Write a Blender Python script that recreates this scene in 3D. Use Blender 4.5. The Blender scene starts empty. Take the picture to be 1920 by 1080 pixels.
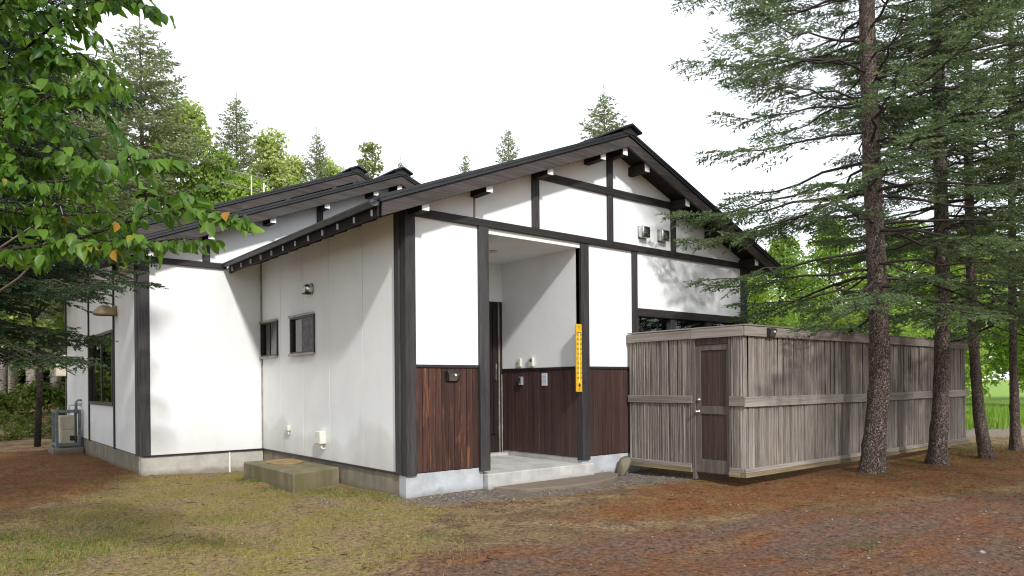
import bpy, bmesh, math, random
import numpy as np
from mathutils import Vector, Matrix

random.seed(7)
RNG = np.random.default_rng(11)
S = bpy.context.scene
COL = S.collection
R = math.radians

# ------------------------------------------------------------------ camera
YAW, ROLL, FPX, V0 = 0.6807, -0.0088, 1345.93, 718.46
cam_d = bpy.data.cameras.new("camera")
cam = bpy.data.objects.new("camera", cam_d)
COL.objects.link(cam)
rt = Vector((math.cos(YAW), -math.sin(YAW), 0)); up = Vector((0, 0, 1)); fw = Vector((math.sin(YAW), math.cos(YAW), 0))
cr = rt * math.cos(ROLL) + up * math.sin(ROLL)
cu = up * math.cos(ROLL) - rt * math.sin(ROLL)
M = Matrix.Identity(4)
for i in range(3):
    M[i][0] = cr[i]; M[i][1] = cu[i]; M[i][2] = -fw[i]
M.translation = (-4.981, -8.4286, 1.56)
cam.matrix_world = M
cam_d.sensor_width = 36.0
cam_d.lens = 36.0 * FPX / 1920.0
cam_d.shift_y = (V0 - 540.0) / 1920.0
cam_d.clip_start = 0.05
cam_d.clip_end = 900.0
S.camera = cam

# ------------------------------------------------------------------ world, sun, exposure
SUN = Vector((-0.298, -1.0, 0.75)).normalized()
W = bpy.data.worlds.new("World")
S.world = W
W.use_nodes = True
nt = W.node_tree
for n in list(nt.nodes):
    nt.nodes.remove(n)
sky = nt.nodes.new("ShaderNodeTexSky")
sky.sky_type = 'NISHITA'
sky.sun_disc = False
sky.sun_elevation = math.asin(SUN.z)
sky.sun_rotation = math.atan2(SUN.x, SUN.y)
bg = nt.nodes.new("ShaderNodeBackground"); bg.inputs[1].default_value = 0.10
cl = nt.nodes.new("ShaderNodeBackground"); cl.inputs[0].default_value = (0.90, 0.95, 1.0, 1); cl.inputs[1].default_value = 1.26
mx = nt.nodes.new("ShaderNodeMixShader"); mx.inputs[0].default_value = 0.95      # thin bright cloud over the whole sky
out = nt.nodes.new("ShaderNodeOutputWorld")
nt.links.new(sky.outputs[0], bg.inputs[0])
nt.links.new(bg.outputs[0], mx.inputs[1]); nt.links.new(cl.outputs[0], mx.inputs[2])
nt.links.new(mx.outputs[0], out.inputs[0])
sd = bpy.data.lights.new("sun", 'SUN'); sd.energy = 2.8; sd.angle = R(3.6); sd.color = (1.0, 0.97, 0.93)
so = bpy.data.objects.new("sun", sd); COL.objects.link(so)
so.rotation_euler = SUN.to_track_quat('Z', 'Y').to_euler()
so.location = (0, -20, 20)
vs = S.view_settings
vs.view_transform = 'Standard'; vs.look = 'None'; vs.exposure = 0.36; vs.gamma = 1.0
S.cycles.use_denoising = True
S.cycles.filter_width = 1.15
S.cycles.max_bounces = 7
S.cycles.transparent_max_bounces = 12

# ------------------------------------------------------------------ helpers
WL = {}

def link(o, parent=None):
    COL.objects.link(o)
    if parent is not None:
        o.parent = parent
        o.matrix_parent_inverse = Matrix.Translation(-WL[parent.name])
    WL[o.name] = Vector(o.location)
    return o

def tag(o, label=None, cat=None, group=None, kind=None):
    if label: o["label"] = label
    if cat: o["category"] = cat
    if group: o["group"] = group
    if kind: o["kind"] = kind
    return o

def empty(name, loc, label, cat, group=None):
    o = bpy.data.objects.new(name, None)
    o.location = loc
    o.empty_display_size = 0.2
    link(o)
    return tag(o, label, cat, group)

def obj(name, me, parent=None, loc=(0, 0, 0), rot=None, scale=None):
    o = bpy.data.objects.new(name, me)
    o.location = loc
    if rot is not None: o.rotation_euler = rot
    if scale is not None: o.scale = scale
    return link(o, parent)

class MB:
    def __init__(s):
        s.v = []; s.f = []
    def add(s, vs_, fs_):
        b = len(s.v)
        s.v += [tuple(p) for p in vs_]
        s.f += [tuple(b + i for i in f) for f in fs_]
        return s
    def box(s, x0, x1, y0, y1, z0, z1):
        return s.add([(x0, y0, z0), (x1, y0, z0), (x1, y1, z0), (x0, y1, z0), (x0, y0, z1), (x1, y0, z1), (x1, y1, z1), (x0, y1, z1)],
                     [(0, 3, 2, 1), (4, 5, 6, 7), (0, 1, 5, 4), (1, 2, 6, 5), (2, 3, 7, 6), (3, 0, 4, 7)])
    def prism(s, poly, a, b, axis):
        n = len(poly)
        def mk(p, t):
            return {0: (t, p[0], p[1]), 1: (p[0], t, p[1]), 2: (p[0], p[1], t)}[axis]
        vs_ = [mk(p, a) for p in poly] + [mk(p, b) for p in poly]
        fs_ = [tuple(range(n)), tuple(range(2 * n - 1, n - 1, -1))]
        fs_ += [(i, (i + 1) % n, n + (i + 1) % n, n + i) for i in range(n)]
        return s.add(vs_, fs_)
    def tube(s, path, rad, n=8, cap=True):
        P = [Vector(p) for p in path]
        if not hasattr(rad, '__len__'): rad = [rad] * len(P)
        vs_ = []
        u = None
        for i, p in enumerate(P):
            t = (P[min(i + 1, len(P) - 1)] - P[max(i - 1, 0)]).normalized()
            if u is None:
                u = t.orthogonal().normalized()
            else:
                u = (u - t * u.dot(t)).normalized()
            w = t.cross(u)
            for k in range(n):
                a = 2 * math.pi * k / n
                vs_.append(p + (u * math.cos(a) + w * math.sin(a)) * rad[i])
        fs_ = []
        for i in range(len(P) - 1):
            for k in range(n):
                k2 = (k + 1) % n
                fs_.append((i * n + k, i * n + k2, (i + 1) * n + k2, (i + 1) * n + k))
        if cap:
            fs_.append(tuple(range(n - 1, -1, -1)))
            fs_.append(tuple((len(P) - 1) * n + k for k in range(n)))
        return s.add(vs_, fs_)
    def lathe(s, prof, center, axis=(0, 0, 1), n=20, arc=(0, 2 * math.pi)):
        ax = Vector(axis).normalized(); u = ax.orthogonal().normalized(); w = ax.cross(u); c = Vector(center)
        full = abs(arc[1] - arc[0] - 2 * math.pi) < 1e-6
        m = n if full else n + 1
        vs_ = []
        for (r, h) in prof:
            for k in range(m):
                a = arc[0] + (arc[1] - arc[0]) * k / n
                vs_.append(c + ax * h + (u * math.cos(a) + w * math.sin(a)) * r)
        fs_ = []
        for i in range(len(prof) - 1):
            for k in range(n):
                k2 = (k + 1) % m
                fs_.append((i * m + k, i * m + k2, (i + 1) * m + k2, (i + 1) * m + k))
        return s.add(vs_, fs_)
    def mesh(s, name, mat, bevel=0.0, smooth=False, recalc=True):
        me = bpy.data.meshes.new(name)
        me.from_pydata(s.v, [], s.f)
        if recalc or bevel:
            bm = bmesh.new(); bm.from_mesh(me)
            bmesh.ops.recalc_face_normals(bm, faces=bm.faces)
            if bevel:
                bmesh.ops.bevel(bm, geom=bm.edges[:], offset=bevel, segments=1, affect='EDGES', clamp_overlap=True)
            bm.to_mesh(me); bm.free()
        if smooth:
            me.polygons.foreach_set("use_smooth", [True] * len(me.polygons))
        for m in (mat if isinstance(mat, (list, tuple)) else [mat]):
            me.materials.append(m)
        return me
    def build(s, name, mat, parent=None, bevel=0.0, smooth=False):
        return obj(name, s.mesh(name, mat, bevel, smooth), parent)

def np_mesh(name, V, T, mat, smooth=False):
    V = np.ascontiguousarray(V, np.float32); T = np.ascontiguousarray(T, np.int32)
    me = bpy.data.meshes.new(name)
    me.vertices.add(len(V)); me.vertices.foreach_set("co", V.ravel())
    k = T.shape[1]
    me.loops.add(T.size); me.loops.foreach_set("vertex_index", T.ravel())
    me.polygons.add(len(T)); me.polygons.foreach_set("loop_start", np.arange(0, T.size, k, dtype=np.int32))
    if smooth: me.polygons.foreach_set("use_smooth", np.ones(len(T), bool))
    me.update(calc_edges=True)
    me.materials.append(mat)
    return me

# ------------------------------------------------------------------ materials
def mk(name):
    m = bpy.data.materials.new(name); m.use_nodes = True
    t = m.node_tree
    for n in list(t.nodes): t.nodes.remove(n)
    o = t.nodes.new("ShaderNodeOutputMaterial")
    b = t.nodes.new("ShaderNodeBsdfPrincipled")
    t.links.new(b.outputs[0], o.inputs[0])
    return m, t, b, o

def nd(t, typ, ins=None, **pr):
    n = t.nodes.new(typ)
    for k, v in pr.items(): setattr(n, k, v)
    for k, v in (ins or {}).items():
        if hasattr(v, 'links') or isinstance(v, bpy.types.NodeSocket):
            t.links.new(v, n.inputs[k])
        else:
            n.inputs[k].default_value = v
    return n

def C4(c): return (c[0], c[1], c[2], 1.0)

def mixc(t, fac, a, b, mode='MIX'):
    n = t.nodes.new("ShaderNodeMix"); n.data_type = 'RGBA'; n.blend_type = mode
    for idx, v in ((0, fac), (6, a), (7, b)):
        if isinstance(v, bpy.types.NodeSocket): t.links.new(v, n.inputs[idx])
        else: n.inputs[idx].default_value = v if idx == 0 else C4(v)
    return n.outputs[2]

def math_(t, op, a, b=None, c=None, clamp=False):
    n = t.nodes.new("ShaderNodeMath"); n.operation = op; n.use_clamp = clamp
    for i, v in enumerate((a, b, c)):
        if v is None: continue
        if isinstance(v, bpy.types.NodeSocket): t.links.new(v, n.inputs[i])
        else: n.inputs[i].default_value = v
    return n.outputs[0]

def sstep(t, x, lo, hi, a=0.0, b=1.0):
    n = nd(t, "ShaderNodeMapRange", {0: x, 1: lo, 2: hi, 3: a, 4: b}, interpolation_type='SMOOTHSTEP')
    return n.outputs[0]

def coords(t, scale=(1, 1, 1), world=True):
    if world: src = nd(t, "ShaderNodeNewGeometry").outputs[0]
    else: src = nd(t, "ShaderNodeTexCoord").outputs[3]
    m = nd(t, "ShaderNodeMapping", {0: src})
    m.inputs[3].default_value = scale
    return m.outputs[0]

def noise(t, vec, scale, detail=5, rough=0.55, dist=0.0):
    n = nd(t, "ShaderNodeTexNoise", {0: vec, 2: scale, 3: detail, 4: rough})
    n.inputs["Distortion"].default_value = dist
    return n.outputs[0]

def bump(t, b, h, strength, dist=0.01):
    n = nd(t, "ShaderNodeBump", {0: strength, 1: dist})
    t.links.new(h, n.inputs["Height"]); t.links.new(n.outputs[0], b.inputs["Normal"])

def simple(name, c, rough=0.6, metal=0.0, var=0.25, scale=6.0, spec=0.5, bmp=0.0):
    m, t, b, o = mk(name)
    v = coords(t)
    n = noise(t, v, scale, 5)
    a = tuple(x * (1 - var) for x in c); d = tuple(min(1, x * (1 + var)) for x in c)
    t.links.new(mixc(t, sstep(t, n, 0.3, 0.7), a, d), b.inputs["Base Color"])
    b.inputs["Roughness"].default_value = rough; b.inputs["Metallic"].default_value = metal
    b.inputs["Specular IOR Level"].default_value = spec
    if bmp: bump(t, b, noise(t, v, scale * 8, 4), bmp)
    return m

def wood(name, c1, c2, axis, rnd=0.25, rough=0.75, fine=60.0, wear=None, spec=0.3, world=True, bmp=0.5):
    """weathered timber, grain along axis; per-board tint from the object's random value"""
    m, t, b, o = mk(name)
    sc = [1, 1, 1]; sc[axis] = 0.04
    v0 = coords(t, tuple(sc), world)
    oi = nd(t, "ShaderNodeObjectInfo").outputs["Random"]
    off = nd(t, "ShaderNodeCombineXYZ", {0: math_(t, 'MULTIPLY', oi, 31.0), 1: math_(t, 'MULTIPLY', oi, 17.0), 2: math_(t, 'MULTIPLY', oi, 53.0)}).outputs[0]
    v = nd(t, "ShaderNodeVectorMath", {0: v0, 1: off}, operation='ADD').outputs[0]
    g = noise(t, v, fine, 6, 0.65)
    g2 = noise(t, v, fine * 0.22, 3, 0.5)
    f = math_(t, 'ADD', math_(t, 'MULTIPLY', g, 0.6), math_(t, 'MULTIPLY', g2, 0.4))
    col = mixc(t, sstep(t, f, 0.32, 0.68), c1, c2)
    if wear:
        wc, lo, hi = wear
        sc2 = [1, 1, 1]; sc2[axis] = 0.16
        vw = nd(t, "ShaderNodeVectorMath", {0: coords(t, tuple(sc2), world), 1: off}, operation='ADD').outputs[0]
        wn = noise(t, vw, 9.0, 6, 0.7, 0.6)
        col = mixc(t, sstep(t, wn, lo, hi), col, wc)
    hsv = nd(t, "ShaderNodeHueSaturation", {4: col})
    hsv.inputs[1].default_value = 1.0
    t.links.new(math_(t, 'ADD', math_(t, 'MULTIPLY', oi, 2 * rnd), 1.0 - rnd), hsv.inputs[2])
    t.links.new(hsv.outputs[0], b.inputs["Base Color"])
    b.inputs["Roughness"].default_value = rough
    b.inputs["Specular IOR Level"].default_value = spec
    bump(t, b, g, bmp, 0.004)
    return m

def plaster(name, stain):
    m, t, b, o = mk(name)
    v = coords(t)
    n1 = noise(t, v, 1.3, 4); n2 = noise(t, v, 140.0, 3)
    vs2 = coords(t, (1, 1, 0.12)); streak = noise(t, vs2, 7.0, 5, 0.6)
    col = mixc(t, sstep(t, n1, 0.35, 0.75), (0.80, 0.81, 0.81), (0.74, 0.75, 0.755))
    col = mixc(t, sstep(t, streak, 0.55, 0.85, 0, 0.22), col, (0.62, 0.60, 0.57))
    if stain:
        z = nd(t, "ShaderNodeSeparateXYZ", {0: v}).outputs[2]
        ed = noise(t, coords(t, (1, 1, 0.5)), 1.1, 2, 0.45)
        h = math_(t, 'ADD', z, math_(t, 'MULTIPLY', math_(t, 'SUBTRACT', ed, 0.5), -1.3))
        f = sstep(t, h, 0.64, 0.86, 1.0, 0.0)
        f = math_(t, 'MULTIPLY', f, sstep(t, noise(t, v, 3.0, 6, 0.65), 0.25, 0.7, 0.5, 0.8))
        col = mixc(t, math_(t, 'MULTIPLY', f, stain), col, (0.56, 0.545, 0.52))
        f2 = math_(t, 'MULTIPLY', sstep(t, h, 0.20, 0.62, 0.55, 0.0), stain)
        col = mixc(t, f2, col, (0.48, 0.45, 0.41))
    t.links.new(col, b.inputs["Base Color"])
    b.inputs["Roughness"].default_value = 0.82; b.inputs["Specular IOR Level"].default_value = 0.25
    bump(t, b, n2, 0.12, 0.003)
    return m

def concrete(name, c, moss=0.0, dirt=0.3):
    m, t, b, o = mk(name)
    v = coords(t)
    n = noise(t, v, 3.0, 7, 0.65); f = noise(t, v, 60, 4)
    col = mixc(t, sstep(t, n, 0.3, 0.7), tuple(x * 0.8 for x in c), tuple(x * 1.12 for x in c))
    vst = coords(t, (1, 1, 0.15))
    col = mixc(t, sstep(t, noise(t, vst, 5, 6, 0.6), 0.42, 0.75, 0, dirt), col, (0.14, 0.11, 0.08))
    if moss:
        col = mixc(t, sstep(t, noise(t, vst, 4.2, 6, 0.65), 0.3, 0.62, 0, moss), col, (0.12, 0.115, 0.045))
    zz_ = nd(t, "ShaderNodeSeparateXYZ", {0: v}).outputs[2]
    col = mixc(t, sstep(t, math_(t, 'ADD', zz_, math_(t, 'MULTIPLY', math_(t, 'SUBTRACT', n, 0.5), -0.35)), -0.02, 0.10, 0.65, 0.0), col, (0.13, 0.105, 0.065))
    t.links.new(col, b.inputs["Base Color"])
    b.inputs["Roughness"].default_value = 0.88; b.inputs["Specular IOR Level"].default_value = 0.25
    bump(t, b, math_(t, 'ADD', n, math_(t, 'MULTIPLY', f, 0.4)), 0.35, 0.01)
    return m

def glass(name):
    m, t, b, o = mk(name)
    t.nodes.remove(b)
    fr = nd(t, "ShaderNodeFresnel", {0: 1.5}).outputs[0]
    tr = nd(t, "ShaderNodeBsdfTransparent", {0: (0.82, 0.86, 0.86, 1)}).outputs[0]
    gl = nd(t, "ShaderNodeBsdfGlossy", {0: (0.95, 0.95, 0.95, 1), 1: 0.02}).outputs[0]
    x = nd(t, "ShaderNodeMixShader", {0: math_(t, 'ADD', fr, 0.04, clamp=True), 1: tr, 2: gl})
    t.links.new(x.outputs[0], o.inputs[0])
    return m

def foliage(name, c1, c2, trans=0.3, big=0.7, rough=0.6, tip=None, obj_rnd=False):
    m, t, b, o = mk(name)
    v = coords(t)
    isl = nd(t, "ShaderNodeNewGeometry").outputs["Random Per Island"]
    if obj_rnd: isl = nd(t, "ShaderNodeObjectInfo").outputs["Random"]
    f = math_(t, 'ADD', math_(t, 'MULTIPLY', isl, 0.55), math_(t, 'MULTIPLY', sstep(t, noise(t, v, big, 3), 0.3, 0.7), 0.45))
    col = mixc(t, f, c1, c2)
    if tip:
        col = mixc(t, sstep(t, isl, tip[1], tip[1] + 0.02), col, tip[0])
    t.links.new(col, b.inputs["Base Color"])
    b.inputs["Roughness"].default_value = rough; b.inputs["Specular IOR Level"].default_value = 0.35
    tl = nd(t, "ShaderNodeBsdfTranslucent", {0: mixc(t, 0.5, col, mixc(t, f, (c1[0] * 1.5, c1[1] * 1.5, c1[2] * 0.8), (c2[0] * 1.5, c2[1] * 1.4, c2[2] * 0.7)))}).outputs[0]
    x = nd(t, "ShaderNodeMixShader", {0: trans, 1: b.outputs[0], 2: tl})
    t.links.new(x.outputs[0], o.inputs[0])
    return m

def bark(name, c1, c2, sc=14.0, lichen=0.35, bmp=1.0, band=False):
    m, t, b, o = mk(name)
    v = coords(t, (1, 1, 0.45), world=True)
    vor = nd(t, "ShaderNodeTexVoronoi", {0: nd(t, "ShaderNodeVectorMath", {0: v, 1: nd(t, "ShaderNodeTexNoise", {0: v, 2: 9.0, 3: 3.0}).outputs[1]}, operation='ADD').outputs[0], 2: sc}, feature='DISTANCE_TO_EDGE').outputs[0]
    n = noise(t, v, 22, 6, 0.7)
    pl = sstep(t, vor, 0.0, 0.22)
    f = math_(t, 'MULTIPLY', pl, n)
    col = mixc(t, sstep(t, f, 0.05, 0.6), c1, c2)
    col = mixc(t, sstep(t, noise(t, coords(t), 4.5, 7, 0.7), 0.62, 0.72, 0, lichen), col, (0.30, 0.32, 0.26))
    if band:
        vb = coords(t, (1, 1, 5)); col = mixc(t, sstep(t, noise(t, vb, 4.0, 4), 0.55, 0.65), col, (0.05, 0.045, 0.04))
    t.links.new(col, b.inputs["Base Color"])
    b.inputs["Roughness"].default_value = 0.9; b.inputs["Specular IOR Level"].default_value = 0.2
    bump(t, b, math_(t, 'ADD', pl, math_(t, 'MULTIPLY', n, 0.8)), bmp, 0.02)
    return m

MT = {}
MT['plaster'] = plaster("plaster_white", 0)
MT['plaster_st'] = plaster("plaster_white_stained", 0.8)
MT['plaster_st2'] = plaster("plaster_white_lightly_stained", 0.4)
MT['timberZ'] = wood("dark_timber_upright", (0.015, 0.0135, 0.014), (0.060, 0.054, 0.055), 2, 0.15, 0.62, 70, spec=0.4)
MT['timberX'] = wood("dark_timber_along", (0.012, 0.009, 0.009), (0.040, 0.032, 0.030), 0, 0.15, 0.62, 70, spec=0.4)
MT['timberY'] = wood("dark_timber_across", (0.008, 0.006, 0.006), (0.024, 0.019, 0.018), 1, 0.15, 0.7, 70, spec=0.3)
MT['barge'] = wood("weathered_barge_timber", (0.028, 0.023, 0.0215), (0.082, 0.068, 0.063), 0, 0.12, 0.7, 40, wear=((0.12, 0.095, 0.082), 0.62, 0.76))
MT['plank_old'] = wood("worn_brown_planks", (0.022, 0.010, 0.008), (0.080, 0.034, 0.024), 2, 0.3, 0.6, 55, wear=((0.20, 0.080, 0.032), 0.53, 0.72), spec=0.35)
MT['plank'] = wood("brown_planks", (0.032, 0.0175, 0.0150), (0.078, 0.041, 0.034), 2, 0.22, 0.55, 60, wear=((0.13, 0.075, 0.055), 0.66, 0.8), spec=0.35)
MT['door'] = wood("dark_door_wood", (0.010, 0.007, 0.006), (0.032, 0.02, 0.017), 2, 0.1, 0.5, 60)
MT['slat'] = wood("weathered_grey_slats", (0.108, 0.091, 0.078), (0.30, 0.268, 0.236), 2, 0.24, 0.85, 75, wear=((0.17, 0.115, 0.075), 0.50, 0.75), world=False, bmp=0.8)
MT['railX'] = wood("weathered_rail_along", (0.15, 0.125, 0.105), (0.30, 0.265, 0.235), 0, 0.12, 0.85, 40)
MT['railY'] = wood("weathered_rail_across", (0.15, 0.125, 0.105), (0.31, 0.275, 0.245), 1, 0.12, 0.85, 40)
MT['sillX'] = wood("mossy_sill_along", (0.12, 0.09, 0.04), (0.30, 0.24, 0.14), 0, 0.1, 0.9, 30)
MT['sillY'] = wood("mossy_sill_across", (0.12, 0.09, 0.04), (0.30, 0.24, 0.14), 1, 0.1, 0.9, 30)
MT['gateframe'] = wood("grey_gate_frame", (0.075, 0.062, 0.054), (0.16, 0.135, 0.12), 2, 0.1, 0.8, 50)
MT['gatepanel'] = wood("brown_gate_panel", (0.028, 0.017, 0.014), (0.085, 0.055, 0.045), 2, 0.1, 0.75, 45)
MT['backing'] = simple("dark_backing", (0.03, 0.024, 0.02), 0.9)
MT['roof'] = simple("black_roof_metal", (0.018, 0.019, 0.022), 0.42, 0.0, 0.2, 3.0)
MT['roof2'] = simple("grey_roof_trim", (0.10, 0.10, 0.105), 0.45, 0.0, 0.2, 3.0)
MT['gutter'] = simple("dark_grey_gutter", (0.055, 0.058, 0.06), 0.5)
MT['white'] = simple("white_paint", (0.80, 0.80, 0.78), 0.6, 0, 0.06, 20)
MT['concrete'] = concrete("pale_concrete", (0.42, 0.44, 0.46), 0, 0.12)
MT['concrete_d'] = concrete("dirty_concrete", (0.27, 0.235, 0.195), 0.35, 0.5)
MT['concrete_f'] = concrete("porch_concrete", (0.46, 0.45, 0.43), 0, 0.18)
MT['concrete_w'] = concrete("wing_concrete", (0.50, 0.48, 0.44), 0.12, 0.22)
MT['block'] = concrete("mossy_block", (0.23, 0.185, 0.135), 0.85, 0.75)
MT['slab'] = concrete("brown_stone_slab", (0.20, 0.155, 0.13), 0.05, 0.2)
MT['rock'] = concrete("boulder", (0.16, 0.14, 0.105), 0.25, 0.25)
MT['glass'] = glass("window_glass")
MT['bronze'] = simple("bronze_aluminium", (0.035, 0.026, 0.022), 0.45, 0.3)
MT['lightframe'] = simple("weathered_aluminium", (0.30, 0.27, 0.245), 0.5, 0.2)
MT['curtain'] = simple("pale_curtain", (0.62, 0.60, 0.56), 0.9, 0, 0.1, 12)
MT['tancurtain'] = simple("tan_blind", (0.34, 0.27, 0.22), 0.9, 0, 0.1, 12)
MT['screen'] = simple("dark_mesh_screen", (0.13, 0.13, 0.14), 0.8, 0, 0.3, 14)
MT['dark'] = simple("dark_interior", (0.02, 0.018, 0.016), 0.9)
MT['steel'] = simple("stainless_steel", (0.62, 0.62, 0.60), 0.28, 1.0, 0.12, 9)
MT['steel_d'] = simple("dull_steel", (0.35, 0.35, 0.34), 0.4, 0.9, 0.2, 9)
MT['black'] = simple("black_plastic", (0.016, 0.016, 0.017), 0.45)
MT['grey'] = simple("grey_plastic", (0.24, 0.25, 0.27), 0.55)
MT['unitgrey'] = simple("blue_grey_steel_frame", (0.15, 0.17, 0.19), 0.5, 0.1)
MT['cream'] = simple("cream_plastic", (0.66, 0.63, 0.55), 0.55, 0, 0.1)
MT['beige'] = simple("beige_plastic", (0.55, 0.50, 0.38), 0.55, 0, 0.1)
MT['paper'] = simple("grey_paper", (0.58, 0.60, 0.64), 0.7, 0, 0.05)
MT['ink'] = simple("black_ink", (0.012, 0.012, 0.012), 0.6)
MT['yellow'] = simple("yellow_board", (0.62, 0.36, 0.012), 0.5, 0, 0.1, 12)
MT['red'] = simple("dark_red_bulb", (0.14, 0.02, 0.012), 0.3)
MT['amber'] = simple("tan_lamp_shade", (0.36, 0.27, 0.17), 0.6)
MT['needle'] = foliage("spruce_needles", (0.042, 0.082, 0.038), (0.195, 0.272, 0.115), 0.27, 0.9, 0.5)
MT['needle_d'] = foliage("shade_dark_spruce_needles", (0.012, 0.030, 0.015), (0.058, 0.100, 0.038), 0.15, 1.5, 0.55)  # shade put into the needle colour of left spruce and thicket
MT['needle_b'] = foliage("far_spruce_needles", (0.125, 0.165, 0.075), (0.31, 0.355, 0.165), 0.25, 0.5, 0.6)  # lightened: haze and flare put into the needle colour
MT['twig'] = simple("spruce_twigs", (0.042, 0.030, 0.026), 0.9)
MT['twigpale'] = simple("pale_twigs", (0.22, 0.17, 0.14), 0.9)
MT['bark'] = bark("spruce_bark", (0.065, 0.048, 0.040), (0.34, 0.262, 0.225))
MT['bark_d'] = bark("dark_bark", (0.02, 0.015, 0.012), (0.09, 0.068, 0.055))
MT['birch'] = bark("birch_bark", (0.38, 0.34, 0.30), (0.60, 0.56, 0.52), 3.0, 0.0, 0.15, True)
MT['leaf'] = foliage("cherry_leaves", (0.030, 0.100, 0.012), (0.17, 0.29, 0.030), 0.45, 3.0, 0.42, None, True)
MT['leaf_s'] = foliage("cherry_leaves_mass", (0.024, 0.085, 0.011), (0.14, 0.26, 0.028), 0.45, 3.0, 0.42)
MT['leaf_y'] = foliage("yellowing_leaves", (0.16, 0.24, 0.016), (0.34, 0.26, 0.02), 0.4, 3.0, 0.45, None, True)
MT['leaf_o'] = foliage("orange_leaves", (0.34, 0.22, 0.025), (0.38, 0.14, 0.022), 0.4, 3.0, 0.45, None, True)
MT['birchleaf'] = foliage("bright_birch_leaves", (0.24, 0.34, 0.08), (0.48, 0.54, 0.20), 0.4, 0.35, 0.6)  # leaf colour raised to carry the washed-out haze and flare
MT['greenleaf'] = foliage("green_leaves", (0.10, 0.20, 0.03), (0.28, 0.38, 0.075), 0.4, 0.35, 0.6)
MT['paleleaf'] = foliage("pale_leaves", (0.16, 0.20, 0.07), (0.30, 0.33, 0.14), 0.35, 0.35, 0.6)
MT['limeleaf'] = foliage("lime_leaves", (0.13, 0.27, 0.025), (0.33, 0.42, 0.07), 0.42, 0.3, 0.6)
MT['grass'] = foliage("grass_blades", (0.155, 0.140, 0.034), (0.40, 0.335, 0.105), 0.3, 1.2, 0.7)
MT['weed'] = foliage("weed_leaves", (0.060, 0.105, 0.014), (0.15, 0.20, 0.035), 0.35, 2, 0.6)
MT['meadow'] = foliage("meadow_grass", (0.13, 0.26, 0.03), (0.27, 0.38, 0.07), 0.4, 0.4, 0.7)
MT['litter'] = foliage("needle_litter", (0.055, 0.024, 0.011), (0.26, 0.13, 0.055), 0.0, 1.0, 0.8)
MT['pebble'] = foliage("pebbles", (0.085, 0.070, 0.058), (0.30, 0.265, 0.23), 0.0, 3.0, 0.8)

# ------------------------------------------------------------------ ground
HX, DW = 8.03, 5.395          # front width, y of the wing front
def pmask(X, Y, poly, soft):
    P = np.array(poly); n = len(P)
    inside = np.zeros(X.shape, bool); dist = np.full(X.shape, 1e9)
    for i in range(n):
        a = P[i]; b = P[(i + 1) % n]
        cond = ((a[1] > Y) != (b[1] > Y))
        with np.errstate(divide='ignore', invalid='ignore'):
            xi = (b[0] - a[0]) * (Y - a[1]) / (b[1] - a[1] + 1e-12) + a[0]
        inside ^= cond & (X < xi)
        ab = b - a; L = (ab ** 2).sum()
        tt = np.clip(((X - a[0]) * ab[0] + (Y - a[1]) * ab[1]) / L, 0, 1)
        dist = np.minimum(dist, np.hypot(X - a[0] - tt * ab[0], Y - a[1] - tt * ab[1]))
    sd_ = np.where(inside, dist, -dist)
    return np.clip(0.5 + sd_ / (2 * soft), 0, 1)

MOSS = [(-7, 1.6), (-7, -6), (-3.2, -4.4), (-1.3, -2.4), (0.1, -0.9), (0.1, 2.0), (0.1, 5.5), (-2.2, 5.5), (-3.2, 3.4), (-4.4, 1.6)]
RUST = [(3.6, -1.2), (4.9, -1.6), (13.4, -2.2), (17, -3.2), (14, -5.0), (8.5, -4.9), (4.6, -4.5), (1.6, -3.2), (0.6, -2.4), (2.4, -1.9)]
LRUST = [(-8, 14), (-2.2, 13), (-2.1, 5.6), (-3.0, 3.9), (-4.4, 2.6), (-8, 1.8)]
TRACK = [(-2.2, -2.6), (0.7, -3.3), (2.8, -3.9), (7.5, -5.2), (30, -9), (30, -16), (6, -9), (0, -7), (-3.5, -3.9)]
GRAV = [(-0.1, 0.1), (-0.1, -0.35), (0.9, -0.75), (2.2, -1.15), (3.4, -1.0), (4.2, -1.35), (4.6, -1.2), (4.6, 0.1)]
DRIP = [(-0.84, 1.6), (-0.94, 1.6), (-0.92, 0.4), (-0.86, -0.75), (-0.78, -0.7)]
MEAD = [(17, 1.5), (24, -5), (60, -30), (200, -60), (200, 120), (20, 60), (14, 12)]
ROAD = [(14.5, 0.2), (19.8, -3.0), (40, -13), (42, -9), (22, -0.4), (16, 2.6)]

def gz(x, y):
    x = np.asarray(x, float); y = np.asarray(y, float)
    z = 0.018 * np.sin(x * 1.3 + 0.7 * y) + 0.014 * np.sin(1.9 * y - 0.8 * x + 1.0) + 0.008 * np.sin(4.1 * x + 2.2) * np.sin(3.7 * y)
    z += -0.055 * np.exp(-((x + 0.7) ** 2 + (y - 5.2) ** 2) / 3.0)
    z += -0.03 * np.exp(-((x - 3.5) ** 2 + (y + 5.4) ** 2) / 1.0)
    v_ = (y + 3.55 + 0.33 * x) / 1.05; tr_ = pmask(x, y, TRACK, 0.6) if x.ndim else 0.0
    z += tr_ * (-0.030 * np.exp(-((v_ + 0.6) / 0.28) ** 2) - 0.030 * np.exp(-((v_ + 2.2) / 0.28) ** 2) + 0.012 * np.sin(7 * x + 3 * y) * np.sin(5.3 * y - 2 * x))
    far = np.clip((y - 18) / 20.0, 0, 1); z += far * 1.2          # the wood floor rises behind the house
    return z

def axis_lines(lo, f0, f1, hi, step):
    fine = np.arange(f0, f1 + 1e-6, step)
    a = f0 - np.geomspace(step * 2, f0 - lo, 26); b = f1 + np.geomspace(step * 2, hi - f1, 26)
    return np.concatenate([a[::-1], fine, b])

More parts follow.
